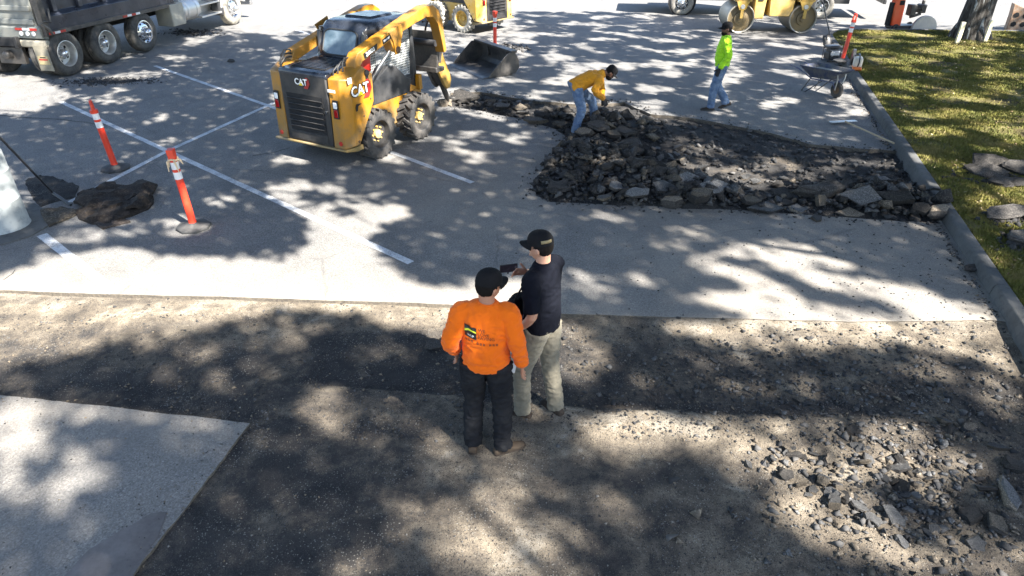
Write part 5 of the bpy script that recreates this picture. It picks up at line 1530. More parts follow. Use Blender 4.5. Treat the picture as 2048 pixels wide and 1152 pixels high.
CH = [slab_mesh(100 + k, [.22, .28, .34, .42, .55][k % 5], [CH_TOP, CH_BRK] if k % 5 < 2 else ([CH_SOIL, CH_BRK] if k % 5 == 2 else [CH_BRK, CH_BRK])) for k in range(18)]
CHD = [slab_mesh(200 + k, [.25, .35, .5][k % 3], [CH_BRK, CH_BRK] if k % 2 else [CH_SOIL, CH_BRK]) for k in range(10)]
CHT = [slab_mesh(300 + k, [.22, .3, .4, .6][k % 4], [CH_TOP, CH_SOIL]) for k in range(10)]
CHB = [slab_mesh(400 + k, [.16, .20, .24, .30][k % 4], [[CH_TOP, CH_BRK], [CH_BRK, CH_BRK], [CH_SOIL, CH_BRK]][k % 3], n=[4, 5, 5, 4][k % 4]) for k in range(12)]
CHK = [slab_mesh(500 + k, [.14, .18, .24][k % 3], [CH_BRK, CH_BRK], n=[7, 8, 9][k % 3]) for k in range(6)]
NCH = [0]
def chunk(p, size, label, group, kind='mix', tilt=None, rz=None, stretch=1.0, flat=1.0):
    lib = {'mix': CH, 'dark': CHD, 'pale': CHT, 'black': CHK}[kind]
    if size > .42 and kind != 'black': lib = [CHB[i] for i in range(12) if i % 3 == {'mix': 0, 'dark': 1, 'pale': 0}[kind]]
    o = bpy.data.objects.new('asphalt_chunk', lib[rng.randrange(len(lib))])
    col.objects.link(o)
    o.scale = (size * stretch, size, size * flat)
    t = tilt if tilt is not None else rng.gauss(0, .5)
    o.rotation_euler = (t, rng.gauss(0, .4) if tilt is None else rng.gauss(0, .08), rng.uniform(0, 6.28) if rz is None else rz)
    o.location = p
    NCH[0] += 1
    if label in GENERIC_LBL:
        u, v = PX(*p)
        px_ = size / px_size(1.0, Vector(p))
        look = {'mix': 'dark grey', 'dark': 'black', 'pale': 'pale grey'}[kind]
        big = 'tiny' if px_ < 17 else ('small' if px_ < 22 else ('mid sized' if px_ < 30 else 'large'))
        lean = ' on edge' if abs(t) > .6 else (' lying flat' if abs(t) < .12 else '')
        label = big + ' ' + look + ' chunk' + lean + ' ' + GENERIC_LBL[label](u, v)
    return tag(o, label, 'asphalt chunk', group)
def px_size(px, p):          # pixels of the photo -> metres at p
    return px * (p.y * CP + (CAM_H - p.z) * SP) / FPX
LBL_HEAP = ('broken asphalt chunk in the dark heap at the bending worker', 'broken asphalt heap chunks')
LBL_TAIL = ('broken asphalt chunk in the low trail between hammer and bending worker', 'trail chunks under the breaker hammer')
LBL_ROW = ('broken asphalt chunk in the row of rubble running to the kerb', 'rubble row chunks')
LBL_NEAR = ('pale broken chunk scattered over the near corner of the stripped base', 'near corner chunks')
def z_heap(u, v):
    if v < 270: return "at the bending worker's boots" if u < 1230 else 'behind the heap'
    if v > 380: return 'on the near rim of the heap' + (', kerb side' if u > 1300 else '')
    if u < 1140: return 'at the outer tip of the heap'
    return ('high in' if v < 325 else 'low in') + ' the heap' + (', kerb side' if u > 1300 else '')
def z_row(u, v): return ('in the rubble row ' + ('close to the kerb' if u > 1780 else ('midway to the kerb' if u > 1620 else 'next to the heap'))) + (', front' if v > 412 else '')
def z_tail(u, v): return 'in the low trail ' + ('by the breaker chisel' if u < 980 else ('midway along' if u < 1070 else 'behind the bending worker'))
def z_near(u, v): return ('on the trench floor ' if v < 830 else 'in the near corner ') + ('at the picture edge' if u > 1880 else ('among the larger slabs' if u > 1700 else 'towards the two men'))
GENERIC_LBL = {LBL_HEAP[0]: z_heap, LBL_ROW[0]: z_row, LBL_TAIL[0]: z_tail, LBL_NEAR[0]: z_near}
# hand placed large pieces: u, v, size in pixels, kind, label, tilt, rz, stretch
BIG = [
    (925, 196, 62, 'dark', 'long dark slab levered up at the tip of the breaker hammer', .35, .2, 1.25), (893, 206, 30, 'pale', 'pale wedge of asphalt under the breaker chisel', -.5, .5, 1.2),
    (1530, 411, 62, 'pale', 'flat pale slab lying at the near rim of the rubble row', .08, .1, 1.15), (1600, 416, 40, 'pale', None, .1, .3, 1.0), (1574, 402, 34, 'dark', None, .2, .3, 1),
    (1722, 392, 60, 'mix', 'broad slab tipped up in the rubble row towards the kerb', .75, -.3, 1.15), (1786, 398, 66, 'dark', 'longest slab tipped on edge in the rubble row by the kerb', .8, -.8, 1.35), (1640, 380, 84, 'dark', 'wide black slab in the middle of the rubble row', .35, .2, 1.3),
    (1690, 374, 62, 'dark', None, .4, .5, 1.1), (1846, 418, 44, 'mix', None, .8, -1.1, 1.2), (1876, 420, 46, 'dark', 'black chunk wedged against the kerb at the end of the rubble row', .3, .4, 1.1), (1858, 402, 38, 'mix', None, 1.0, .8, 1.1),
    (1570, 388, 60, 'dark', None, .3, .2, 1.3), (1500, 400, 46, 'dark', None, .3, .4, 1.0), (1830, 432, 30, 'mix', None, .2, .4, 1.0), (1700, 425, 50, 'dark', None, .1, .1, 1.3), (1632, 432, 24, 'pale', None, .2, .2, 1),
    (1252, 333, 38, 'pale', None, .35, .2, 1.1), (1232, 372, 38, 'mix', None, .35, .6, 1), (1198, 345, 30, 'pale', None, .35, .2, 1.0), (1300, 345, 72, 'dark', 'largest dark block in the heap below the bending worker', .4, .3, 1.15), (1282, 305, 36, 'mix', None, .3, .2, 1),
    (1260, 285, 44, 'mix', None, .2, .2, 1.2), (1215, 330, 30, 'mix', None, .3, .2, 1), (1150, 352, 42, 'mix', None, .3, .1, 1.3), (1195, 372, 34, 'mix', None, .3, .1, 1.1), (1270, 385, 46, 'mix', None, .4, .1, 1.1), (1370, 365, 56, 'mix', None, .5, .4, 1.3), (1425, 380, 60, 'mix', None, .5, .3, 1.4),
    (1330, 375, 46, 'mix', None, .4, .3, 1), (1400, 390, 44, 'dark', None, .3, .3, 1.2), (1210, 392, 32, 'pale', None, .2, .2, 1), (1345, 400, 40, 'dark', None, .2, .1, 1.1), (1120, 370, 40, 'dark', None, .2, .1, 1.2), (1250, 262, 46, 'dark', None, .3, .4, 1.2), (1195, 250, 40, 'dark', None, .3, .4, 1.2),
    (1225, 268, 34, 'mix', None, .3, .4, 1.2), (1290, 240, 34, 'dark', None, .3, .1, 1.3), (1085, 228, 36, 'mix', None, .3, .1, 1.2), (1040, 215, 30, 'dark', None, .3, .1, 1.2), (1100, 222, 30, 'dark', None, .3, .1, 1.2), (1000, 210, 30, 'mix', None, .3, .1, 1.2), (1070, 240, 40, 'pale', None, .3, .1, 1.1),
    (985, 204, 26, 'dark', None, .3, .1, 1.2), (1118, 250, 30, 'dark', None, .3, .1, 1.2), (1165, 262, 34, 'dark', None, .2, .2, 1.2), (1490, 352, 26, 'pale', None, .3, .4, 1.2), (1510, 360, 22, 'pale', None, .3, .2, 1), (1555, 366, 26, 'mix', None, .3, .2, 1), (1760, 360, 34, 'mix', None, .3, .2, 1.3),
]
for (u, v, s, kd, lab, ti, rz, st) in BIG:
    p = G(u, v + s * .18)
    z = (far_base_z(p.x, p.y) if in_poly(p.x, p.y, hole2) else 0)
    size = px_size(s, p) * 1.0
    p = G(u, v + s * .10, z + .04)
    L_ = (lab, 'single slabs of the far dig') if lab else (LBL_HEAP if u < 1480 and u > 1140 else (LBL_TAIL if u <= 1140 and v < 300 else (LBL_HEAP if u <= 1140 else LBL_ROW)))
    chunk(Vector((p.x, p.y, z + size * .10 + abs(math.sin(ti)) * size * .22)), size, L_[0], L_[1], kd, ti, rz + rng.uniform(-.3, .3), st, .8)
def scatter(n, poly, smin, smax, lab, kinds, zf, lift=.05, bias=2.0):
    us = [p[0] for p in poly]; vs_ = [p[1] for p in poly]
    k = 0
    while k < n:
        u, v = rng.uniform(min(us), max(us)), rng.uniform(min(vs_), max(vs_))
        if not in_poly(u, v, poly): continue
        s = smin + (smax - smin) * rng.random() ** bias
        p = G(u, v); z = zf(p.x, p.y)
        size = px_size(s, p)
        chunk(Vector((p.x, p.y, z + size * rng.uniform(.03, .18) + lift * rng.random() * (heap(p.x, p.y) > .06))), size, lab[0], lab[1], rng.choice(kinds), flat=rng.uniform(.7, 1.1))
        k += 1
HEAPP = [(1150, 245), (1230, 225), (1300, 235), (1340, 280), (1400, 330), (1480, 375), (1480, 412), (1300, 408), (1110, 402), (1070, 385), (1072, 355), (1120, 320), (1165, 290)]
ROWP = [(1480, 370), (1560, 362), (1680, 350), (1800, 370), (1880, 400), (1890, 440), (1760, 434), (1640, 426), (1480, 415)]
TAILP = [(900, 192), (960, 186), (1060, 202), (1150, 212), (1150, 262), (1110, 256), (1040, 236), (950, 216)]
scatter(66, HEAPP, 18, 42, LBL_HEAP, ['mix', 'mix', 'dark', 'mix'], far_base_z, .10)
scatter(26, ROWP, 14, 34, LBL_ROW, ['mix', 'dark', 'pale'], far_base_z, .08)
scatter(22, TAILP, 12, 26, LBL_TAIL, ['mix', 'dark'], far_base_z, .06)
# near corner of the stripped base
NEAR = [(640, 615, 30), (690, 625, 18), (735, 610, 18), (980, 640, 34), (1120, 668, 42), (1250, 715, 26), (1200, 690, 22), (1300, 735, 22), (672, 752, 32), (735, 775, 22), (710, 795, 18), (860, 808, 36), (915, 795, 16), (940, 750, 18), (1055, 725, 24),
        (925, 905, 22), (1000, 935, 38), (1100, 912, 62), (1120, 1012, 28), (1195, 800, 24), (1160, 862, 22), (1280, 650, 18), (1340, 645, 18), (1560, 585, 36), (1622, 662, 50), (1605, 800, 78), (1560, 930, 58), (915, 500, 30), (1075, 585, 22), (290, 180, 18), (320, 215, 14),
        (550, 302, 18), (660, 358, 16), (1020, 360, 14), (1210, 745, 24), (1340, 770, 22), (1260, 790, 22), (1140, 760, 20), (580, 690, 16), (560, 900, 18), (520, 890, 20), (440, 660, 20), (1320, 455, 34), (1430, 480, 34), (1350, 500, 24), (1460, 545, 22), (1090, 430, 18), (1130, 510, 18),
        (1230, 450, 20), (770, 235, 12), (980, 300, 12), (1050, 330, 12), (1100, 290, 12), (1440, 880, 60), (1500, 760, 40), (1470, 1010, 40), (1400, 860, 30), (1060, 900, 20)]
for (zx, zy, s) in NEAR:
    u, v = 1300 + zx / 2.25, 640 + zy / 2.25
    p = G(u, v, -.03); z = near_base_z(p.x, p.y); size = px_size(s, p)
    if s >= 50: lab, tl = {62: 'pale flat slab with a dark shadowed edge in the near corner rubble', 78: 'large half buried slab at the picture edge among near corner rubble', 58: 'grey slab lower than the half buried one in the near corner', 50: 'upright splinter above the half buried slab at the picture edge', 60: 'long dark slab beside the grey slab in the near corner'}[s], .22
    else: lab, tl = LBL_NEAR[0], None
    chunk(Vector((p.x, p.y, z + size * .10)), size, lab, LBL_NEAR[1] if s < 50 else 'single slabs of the near corner', 'pale' if rng.random() < .55 else 'mix', tl, None, 1.15, .75)
CORN = [(1530, 880), (1650, 870), (1780, 900), (1880, 940), (1900, 1010), (1850, 1080), (1760, 1100), (1640, 1040), (1560, 960)]
scatter(34, CORN, 16, 44, LBL_NEAR, ['mix', 'mix', 'pale'], lambda x, y: near_base_z(x, y), 0.0, 1.6)
# single clumps
p = G(866, 694, -.05); chunk(p + Vector((0, 0, .03)), .20, 'black clump of asphalt on the base beside the orange shirted man', 'loose black clumps', 'black', .1, .2, 1.3, .8)
p = G(462, 125); chunk(p + Vector((0, 0, .04)), .22, 'small black clump on the asphalt between dump truck and skid steer', 'loose black clumps', 'black', .2, .2, 1.2, .8)
p = G(1948, 541); chunk(p + Vector((0, 0, .04)), .24, 'small black clump lying in the gutter of the kerb', 'loose black clumps', 'black', .1, .2, 1.3, .7)
# slabs thrown on the lawn
for (u, v, s, lab, ti, st) in ((1985, 335, 64, 'dark slab tipped on the far pile of slabs on the lawn', .45, 1.4), (1965, 352, 60, 'dark slab leaning at the front of the far lawn pile', .5, 1.2), (2030, 345, 64, 'dark slab at the picture edge of the far lawn pile', .35, 1.2), (2000, 368, 44, 'small dark slab under the far lawn pile', .2, 1.3), (2038, 368, 40, 'thin slab below the far lawn pile at the picture edge', .3, 1.2),
                              (2020, 432, 78, 'long flat dark slab in the middle of the lawn edge', .12, 1.5), (2040, 485, 70, 'black slab lying nearest on the lawn', .2, 1.2), (1945, 340, 36, 'small chunk at the kerb side of the far lawn pile', .3, 1.1)):
    p = G(u, v, .14); size = px_size(s, p)
    chunk(Vector((p.x, p.y, .14 + size * .10 + abs(math.sin(ti)) * size * .18)), size, lab, 'slabs dumped on the lawn', 'black', ti, rng.uniform(-.4, .4), st, .7)
print('CHUNKS', NCH[0])

# crumbs: too many to count
def crumbs(name, n, sampler, smin, smax, mats, label, bias=3.0, seed=1):
    g = np.random.default_rng(seed)
    base = np.array([(1, 0, 0), (-.5, .87, 0), (-.5, -.87, 0), (.45, .3, .75), (-.5, .1, .65), (.1, -.5, .7), (0, 0, -.4)])
    fc = np.array([(0, 1, 3), (1, 4, 3), (1, 2, 4), (2, 5, 4), (2, 0, 5), (0, 3, 5), (3, 4, 5), (0, 6, 1), (1, 6, 2), (2, 6, 0)])
    Vs, Fs, mi = [], [], []
    k = 0
    for i in range(n):
        q = sampler(g)
        if q is None: continue
        x, y, z, dist = q
        s = smin + (smax - smin) * g.random() ** bias
        a = g.uniform(0, 6.28); ca, sa = math.cos(a), math.sin(a)
        b = (base + g.normal(0, .26, base.shape)) * s * np.array([1, g.uniform(.6, 1), g.uniform(.5, .95)])
        Vs.append(np.stack([b[:, 0] * ca - b[:, 1] * sa + x, b[:, 0] * sa + b[:, 1] * ca + y, b[:, 2] + z], 1))
        Fs.append(fc + k * 7); mi += [int(g.integers(0, len(mats)))] * 10; k += 1
    o = np_mesh(name, np.concatenate(Vs), np.concatenate(Fs), mats, mi=np.array(mi))
    return tag(o, label, 'rubble', kind='stuff')
CR_D = paint('crumb_dark', (.03, .029, .029), .95, var=.4, scale=20)
CR_M = paint('crumb_grey', (.085, .08, .075), .95, var=.35, scale=20)
CR_P = paint('crumb_pale', (.22, .20, .17), .95, var=.3, scale=20)
CR_T = paint('crumb_tan', (.17, .135, .095), .95, var=.3, scale=20)
def s_far(g):
    u, v = g.uniform(895, 1890), g.uniform(185, 446)
    p = G(u, v)
    if not in_poly(p.x, p.y, hole2): return None
    h = heap(p.x, p.y)
    if g.random() > .28 + 5 * h: return None
    return p.x, p.y, far_base_z(p.x, p.y) + .01 + (.05 * g.random() if h > .06 else 0), 0
crumbs('asphalt_crumbs', 14000, s_far, .012, .08, [CR_D, CR_D, CR_D, CR_M], 'loose black asphalt crumbs filling the far dig', 2.2, 2)
def s_edge(g):
    i = g.integers(0, len(hole2)); a_, b_ = hole2[i], hole2[(i + 1) % len(hole2)]
    q = a_.lerp(b_, g.random())
    x, y = q.x + g.normal(0, .14), q.y + g.normal(0, .12)
    if x > kerb_at(y) - .05 or in_poly(x, y, hole2): return None
    return x, y, .002, 0
def s_mid_heap(g):
    u, v = g.uniform(895, 1890), g.uniform(185, 446)
    p = G(u, v)
    h = heap(p.x, p.y)
    if not in_poly(p.x, p.y, hole2) or g.random() > 7 * h - .2: return None
    return p.x, p.y, far_base_z(p.x, p.y) + .02 + .08 * g.random(), 0
crumbs('broken_rubble', 4200, s_mid_heap, .045, .17, [CH_BRK, CH_BRK, CH_BRK, CH_SOIL, CH_TOP], 'angular broken asphalt packed between the larger chunks of the far dig', 2.0, 22)
crumbs('asphalt_crumbs', 1500, s_edge, .008, .035, [CR_D, CR_D, CR_M], 'dark crumbs spilled on the asphalt around the far dig', 2.5, 3)
def s_trench(g):
    u, v = g.uniform(-20, 2060), 590 + 300 * g.random() ** .8
    p = G(u, v, -.06)
    if not in_poly(p.x, p.y, hole1) or p.x > kerb_at(p.y) - .03: return None
    w = .35 + .9 * sstep(.1, .5, fbm(p.x * 1.3, p.y * 1.3, 3) + .3)
    if u > 1250: w += .5
    if g.random() > w: return None
    return p.x, p.y, near_base_z(p.x, p.y) + .002, 0
crumbs('gravel', 13000, s_trench, .004, .022, [CR_D, CR_D, CR_D, CR_M, CR_M, CR_T], 'fine gravel and black crumbs over the trench floor', 4.0, 4)
def s_near(g):
    u, v = g.uniform(250, 2060), g.uniform(800, 1160)
    if g.random() > .35 + .65 * sstep(1300, 1700, u): return None
    p = G(u, v, -.05)
    if not in_poly(p.x, p.y, hole1) or p.x > kerb_at(p.y) - .03: return None
    return p.x, p.y, near_base_z(p.x, p.y) + .002, 0
crumbs('gravel', 12000, s_near, .0025, .014, [CR_D, CR_D, CR_M, CR_M, CR_T, CR_P], 'fine stones and crumbs over the near stripped base', 4.5, 5)
def s_corner(g):
    u, v = g.normal(1800, 150), g.normal(960, 110)
    p = G(u, v, -.04)
    if not in_poly(p.x, p.y, hole1) or p.x > kerb_at(p.y) - .03: return None
    return p.x, p.y, near_base_z(p.x, p.y) + .004, 0
crumbs('asphalt_crumbs', 1500, s_corner, .008, .05, [CR_D, CH_TOP, CR_M, CH_SOIL], 'small broken pieces around the near corner slabs', 2.6, 6)
def s_mid(g):
    u, v = g.normal(1560, 260), g.normal(745, 55)
    p = G(u, v, -.05)
    if not in_poly(p.x, p.y, hole1) or p.x > kerb_at(p.y) - .03: return None
    return p.x, p.y, near_base_z(p.x, p.y) + .003, 0
crumbs('asphalt_crumbs', 1700, s_mid, .007, .04, [CR_D, CR_D, CR_M], 'small dark pieces strewn along the trench towards the kerb', 3.0, 7)
def s_lot(g):
    u, v = g.uniform(1000, 2000), g.uniform(440, 640)
    p = G(u, v)
    if in_poly(p.x, p.y, hole1) or in_poly(p.x, p.y, hole2) or p.x > kerb_at(p.y) - .03: return None
    if g.random() > .25 + .75 * sstep(1300, 1800, u): return None
    return p.x, p.y, .001, 0
def s_slab(g):
    u, v = g.uniform(0, 500), g.uniform(790, 1152)
    p = G(u, v)
    if in_poly(p.x, p.y, hole1): return None
    d = min(poly_dist(p.x, p.y, SL_T), poly_dist(p.x, p.y, SL_R))
    if g.random() > .12 + math.exp(-d / .12): return None
    return p.x, p.y, .001, 0
crumbs('gravel', 2600, s_slab, .002, .012, [CR_D, CR_M, CR_T], 'grit spilled over the rim of the near asphalt slab', 3.5, 31)
crumbs('gravel', 1800, s_lot, .004, .02, [CR_D, CR_D, CR_M], 'dark grit scattered on the asphalt strip between the digs', 3.5, 8)
def s_gutter(g):
    y = 4.5 + 17 * g.random() ** 1.6
    x = kerb_at(y) - abs(g.normal(0, .07)) - .02
    if in_poly(x, y, hole1) or in_poly(x, y, hole2): return None
    return x, y, .001, 0
crumbs('gravel', 1500, s_gutter, .005, .03, [CR_D, CR_D, CR_M, CR_T], 'dark grit and dirt lying against the kerb face', 2.5, 41)
def s_lawnpile(g):
    c = [(1985, 350, 40, 12), (2025, 437, 26, 7), (2035, 490, 20, 8)][g.integers(0, 3)]
    p = G(g.normal(c[0], c[2]), g.normal(c[1], c[3]), .14)
    if not in_poly(p.x, p.y, turf_poly): return None
    return p.x, p.y, .135, 0
crumbs('asphalt_crumbs', 420, s_lawnpile, .02, .09, [CR_D, CH_BRK], 'dark crumbs around the slabs dumped on the lawn', 2.0, 42)
def s_spill(g):
    u = g.normal(215, 42); v = 163 - .03 * (u - 215) + g.normal(0, 3.6)
    p = G(u, v); return p.x, p.y, .002, 0
crumbs('asphalt_crumbs', 900, s_spill, .012, .04, [CR_D], 'streak of spilled black crumbs beside the truck wheels', 2, 9)
def s_bk(g):
    u, v = g.normal(1000, 18), g.normal(103, 4)
    p = G(u, v); return p.x + .3, p.y + .5, .004, 0
crumbs('asphalt_crumbs', 140, s_bk, .03, .09, [CR_D, CR_M], 'dark crumbs piled behind the loose loader bucket', 2, 10)
def s_truckpile(g):
    u, v = g.normal(385, 30), g.normal(66, 3.5)
    p = G(u, v); return p.x, p.y, .004, 0
crumbs('asphalt_crumbs', 260, s_truckpile, .02, .06, [CR_D], 'black crumbs dropped beside the truck fuel tank', 2, 12)
def s_litter(g):
    u, v = g.uniform(1700, 2048), g.uniform(70, 640)
    p = G(u, v, .13)
    if not in_poly(p.x, p.y, turf_poly): return None
    if g.random() > .3 + fbm(p.x, p.y, 77, 3): return None
    return p.x, p.y, turf_z(p.x, p.y) + .012, 0
crumbs('dry_leaves', 2600, s_litter, .012, .035, [paint('straw_leaf', (.42, .33, .19), .9, var=.3), paint('brown_leaf', (.20, .13, .07), .9, var=.3)], 'dry leaves and straw lying in the lawn', 2, 13)
# ------------------------------------------------------------------ people
def remesh(mb, voxel, it=3, folds=0.0, fr=9.0, seed=0.0, aniso=(1, 1, 1)):
    me = mb.mesh('tmp')
    bm = bmesh.new(); bm.from_mesh(me); bmesh.ops.recalc_face_normals(bm, faces=bm.faces); bm.to_mesh(me); bm.free()
    o = bpy.data.objects.new('tmp', me); col.objects.link(o)
    md = o.modifiers.new('r', 'REMESH'); md.mode = 'VOXEL'; md.voxel_size = voxel; md.use_smooth_shade = True
    if it:
        sm = o.modifiers.new('s', 'SMOOTH'); sm.factor = .5; sm.iterations = it
    dg = bpy.context.evaluated_depsgraph_get()
    out = bpy.data.meshes.new_from_object(o.evaluated_get(dg))
    bpy.data.objects.remove(o); bpy.data.meshes.remove(me)
    if folds:
        n = len(out.vertices)
        co = np.zeros(n * 3, np.float32); out.vertices.foreach_get('co', co); co = co.reshape(-1, 3)
        nr = np.array([v.normal[:] for v in out.vertices])
        d = np.empty(n)
        for i, c in enumerate(co):
            p = Vector((c[0] * aniso[0], c[1] * aniso[1], c[2] * aniso[2])) * fr + Vector((seed, 0, seed))
            w = noise.noise(p * .6 + Vector((9, 4, seed)))
            d[i] = folds * ((1 - 2.2 * abs(noise.noise(p + Vector((w, w, w)) * 1.2))) * .9 + .55 * (1 - 2.5 * abs(noise.noise(p * 2.3 + Vector((w, 3, w))))))
        out.vertices.foreach_set('co', (co + nr * d[:, None]).astype(np.float32).ravel())
    out.polygons.foreach_set('use_smooth', [True] * len(out.polygons))
    out.update()
    return out
def smooth_path(pts, rr, k=4):
    pts = [Vector(p) for p in pts]
    P, Q = [], []
    n = len(pts)
    for i in range(n - 1):
        p0, p1, p2, p3 = pts[max(i - 1, 0)], pts[i], pts[i + 1], pts[min(i + 2, n - 1)]
        for j in range(k):
            t = j / k
            P.append(.5 * ((2 * p1) + (p2 - p0) * t + (2 * p0 - 5 * p1 + 4 * p2 - p3) * t * t + (3 * p1 - p0 - 3 * p2 + p3) * t ** 3))
            Q.append(rr[i] + (rr[i + 1] - rr[i]) * t)
    P.append(pts[-1]); Q.append(rr[-1])
    return P, Q
def limb(mb, pts, rr, n=14, k=4):
    P, Q = smooth_path(pts, rr, k)
    mb.tube(P, Q, n)
def ellipsoid(mb, M, rx, ry, rz, n=16, k=10, f=None):
    V, F = [], []
    for i in range(k + 1):
        th = math.pi * i / k
        for j in range(n):
            ph = 2 * math.pi * j / n
            p = Vector((rx * math.sin(th) * math.cos(ph), ry * math.sin(th) * math.sin(ph), rz * math.cos(th)))
            if f: p = f(p)
            V.append(M @ p)
    for i in range(k):
        for j in range(n):
            j2 = (j + 1) % n
            F.append((i * n + j, (i + 1) * n + j, (i + 1) * n + j2, i * n + j2))
    mb.add(V, F)
def hand(mb, wrist, d, side_ax, curl=.5, grow=0.0, s=1.0, thumb=1, fan=1.0):
    """palm along d, width along side_ax; fingers curl towards d x side_ax"""
    d = Vector(d).normalized(); sx = Vector(side_ax); sx = (sx - d * sx.dot(d)).normalized(); pn = d.cross(sx)
    w = Vector(wrist)
    rs = []
    for t, a, b in ((-.02, .026, .021), (.01, .030, .019), (.045, .040, .016), (.085, .041, .014), (.097, .036, .010)):
        rs.append((w + d * t * s, sx * (a * s + grow), pn * (b * s + grow)))
    mb.rings(rs, 14)
    for k, (off, ln) in enumerate(((-.031, .070), (-.0105, .080), (.0105, .075), (.031, .060))):
        b0 = w + d * .085 * s + sx * off * s
        dirs = d + sx * off * 3.0 * fan
        p = [b0]
        ang = 0.0
        for seg, c_ in ((.45, .5), (.32, 1.0), (.23, .8)):
            ang += curl * c_
            p.append(p[-1] + (dirs.normalized() * math.cos(ang) + pn * math.sin(ang)) * ln * seg * s)
        mb.tube(p, [.0098 * s + grow, .0092 * s + grow, .0082 * s + grow, .0066 * s + grow], 8)
    b0 = w + d * .025 * s - sx * .030 * s * thumb
    td = (d * .75 - sx * .65 * thumb + pn * .35).normalized()
    mb.tube([b0, b0 + td * .034 * s, b0 + (td * .060 + pn * .012 * curl) * s, b0 + (td * .078 + d * .010 + pn * .018 * curl) * s], [.015 * s + grow, .012 * s + grow, .0105 * s + grow, .0075 * s + grow], 8)

def person(loc, rz, label, J, W, shirt, trousers, boots, skinm, hat='cap', sleeve=1.0, gloves=None, beard=False, vox=.008, seed=0.0, fold=.011):
    root = empty('person', loc, rz, label, 'person')
    V3 = Vector
    sh, el, wr = [[V3(J[k][0]), V3(J[k][1])] for k in ('sh', 'el', 'wr')]
    hp, kn, an = [[V3(J[k][0]), V3(J[k][1])] for k in ('hip', 'knee', 'ank')]
    toe = [V3(t).normalized() for t in J['toe']]
    pel, ches, neck, head = V3(J['pel']), V3(J['ches']), V3(J['neck']), V3(J['head'])
    lat_p = (hp[1] - hp[0]).normalized(); lat_s = (sh[1] - sh[0]).normalized()
    def ring(c, t, lat, a, b):
        t = t.normalized(); l = (lat - t * lat.dot(t)).normalized(); return (c, l * a, t.cross(l) * b)
    up = (ches - pel)
    def torso(mb, g):
        """g grows the shape"""
        R_ = []
        bel = J.get('belly', 0.0)
        fwd = lat_p.cross(up).normalized() * -1
        fwd = up.normalized().cross(lat_p)
        for t, a, b, f in ((-.20, .168, .118, .0), (-.02, .172, .125, .3), (.22, .170, .128, .8), (.48, .172, .124, 1.0), (.75, .180, .120, .5), (1.0, .188, .115, .1)):
            R_.append(ring(pel + up * t + fwd * bel * f, up, lat_p.lerp(lat_s, max(0, t)), a * W + g, (b + bel * f) * W + g))
        sm = (sh[0] + sh[1]) / 2
        R_.append(ring(sm + (neck - sm) * .05 - up.normalized() * .03, neck - ches, lat_s, .178 * W + g, .098 * W + g))
        R_.append(ring(sm + (neck - sm) * .42, neck - ches, lat_s, .132 * W + g, .082 * W + g))
        R_.append(ring(neck, neck - ches, lat_s, .070 + g, .066 + g))
        mb.rings(R_, 22)
    # ---- body
    sm0 = (sh[0] + sh[1]) / 2
    b = MB(); torso(b, -.014)
    for i in (0, 1):
        limb(b, [sm0.lerp(sh[i], .35) - up.normalized() * .03, sh[i] - up.normalized() * .012, sh[i].lerp(el[i], .5), el[i], wr[i]], [.05, .054, .050, .042, .028], 12)
        limb(b, [hp[i], kn[i], an[i]], [.085, .058, .042], 12)
        hs = J['hand'][i]
        hand(b, wr[i], hs[0], hs[1], hs[2], 0.0, 1.0, hs[3] if len(hs) > 3 else 1)
        limb(b, [an[i], an[i] + toe[i] * .06 + V3((0, 0, -.045)), an[i] + toe[i] * .11 + V3((0, 0, -.058))], [.034, .024, .014], 10)
    HM = Matrix.Translation(head) @ Matrix.Rotation(R(J['yaw']), 4, 'Z') @ Matrix.Rotation(R(J['pitch']), 4, 'X') @ Matrix.Rotation(R(J.get('roll', 0)), 4, 'Y')
    limb(b, [neck - (neck - ches) * .15, neck, HM @ V3((0, -.02, -.05))], [.068, .060, .058], 14)
    def face(p):
        z = p.z
        if z < 0:
            t = -z / .122
            p.x *= 1 - .34 * t * t; p.y = p.y * (1 - .20 * t) + .020 * t
            if p.y > .05: p.y += .006 * t
        return p
    ellipsoid(b, HM, .076, .098, .122, 22, 16, face)
    b.add([HM @ V3(q) for q in [(-.013, .088, .012), (.013, .088, .012), (-.019, .088, -.038), (.019, .088, -.038), (0, .106, .0), (0, .122, -.030), (0, .094, -.044)]], [(0, 1, 4), (0, 4, 5, 2), (1, 3, 5, 4), (2, 5, 6), (3, 6, 5), (0, 2, 6, 3, 1)])
    for s in (-1, 1):
        ellipsoid(b, HM @ Matrix.Translation((s * .079, -.008, -.012)) @ Matrix.Rotation(R(18) * s, 4, 'Z'), .010, .020, .032, 10, 8)
        ellipsoid(b, HM @ Matrix.Translation((s * .033, .078, .030)), .028, .016, .010, 8, 6)
    ellipsoid(b, HM @ Matrix.Translation((0, .096, -.066)), .026, .012, .007, 10, 6); ellipsoid(b, HM @ Matrix.Translation((0, .094, -.077)), .022, .012, .008, 10, 6)
    bd = finish('body', remesh(b, vox, 2), skinm, root, smooth=0)
    for s in (-1, 1):
        m = MB(); ellipsoid(m, HM @ Matrix.Translation((s * .032, .087, .010)), .012, .008, .007, 10, 8); m.build('eye', WHITER, root)
        m = MB(); ellipsoid(m, HM @ Matrix.Translation((s * .032, .0925, .010)), .0055, .004, .0055, 8, 6); m.build('iris', DARK, [c for c in root.children if c.name.startswith('eye')][-1])
    # ---- hair, cap
    m = MB(); ellipsoid(m, HM @ Matrix.Translation((0, -.020, .022)), .0815, .090, .106, 20, 14)
    hr = finish('hair', remesh(m, .008, 1, .003, 40, seed), HAIR, root, smooth=0)
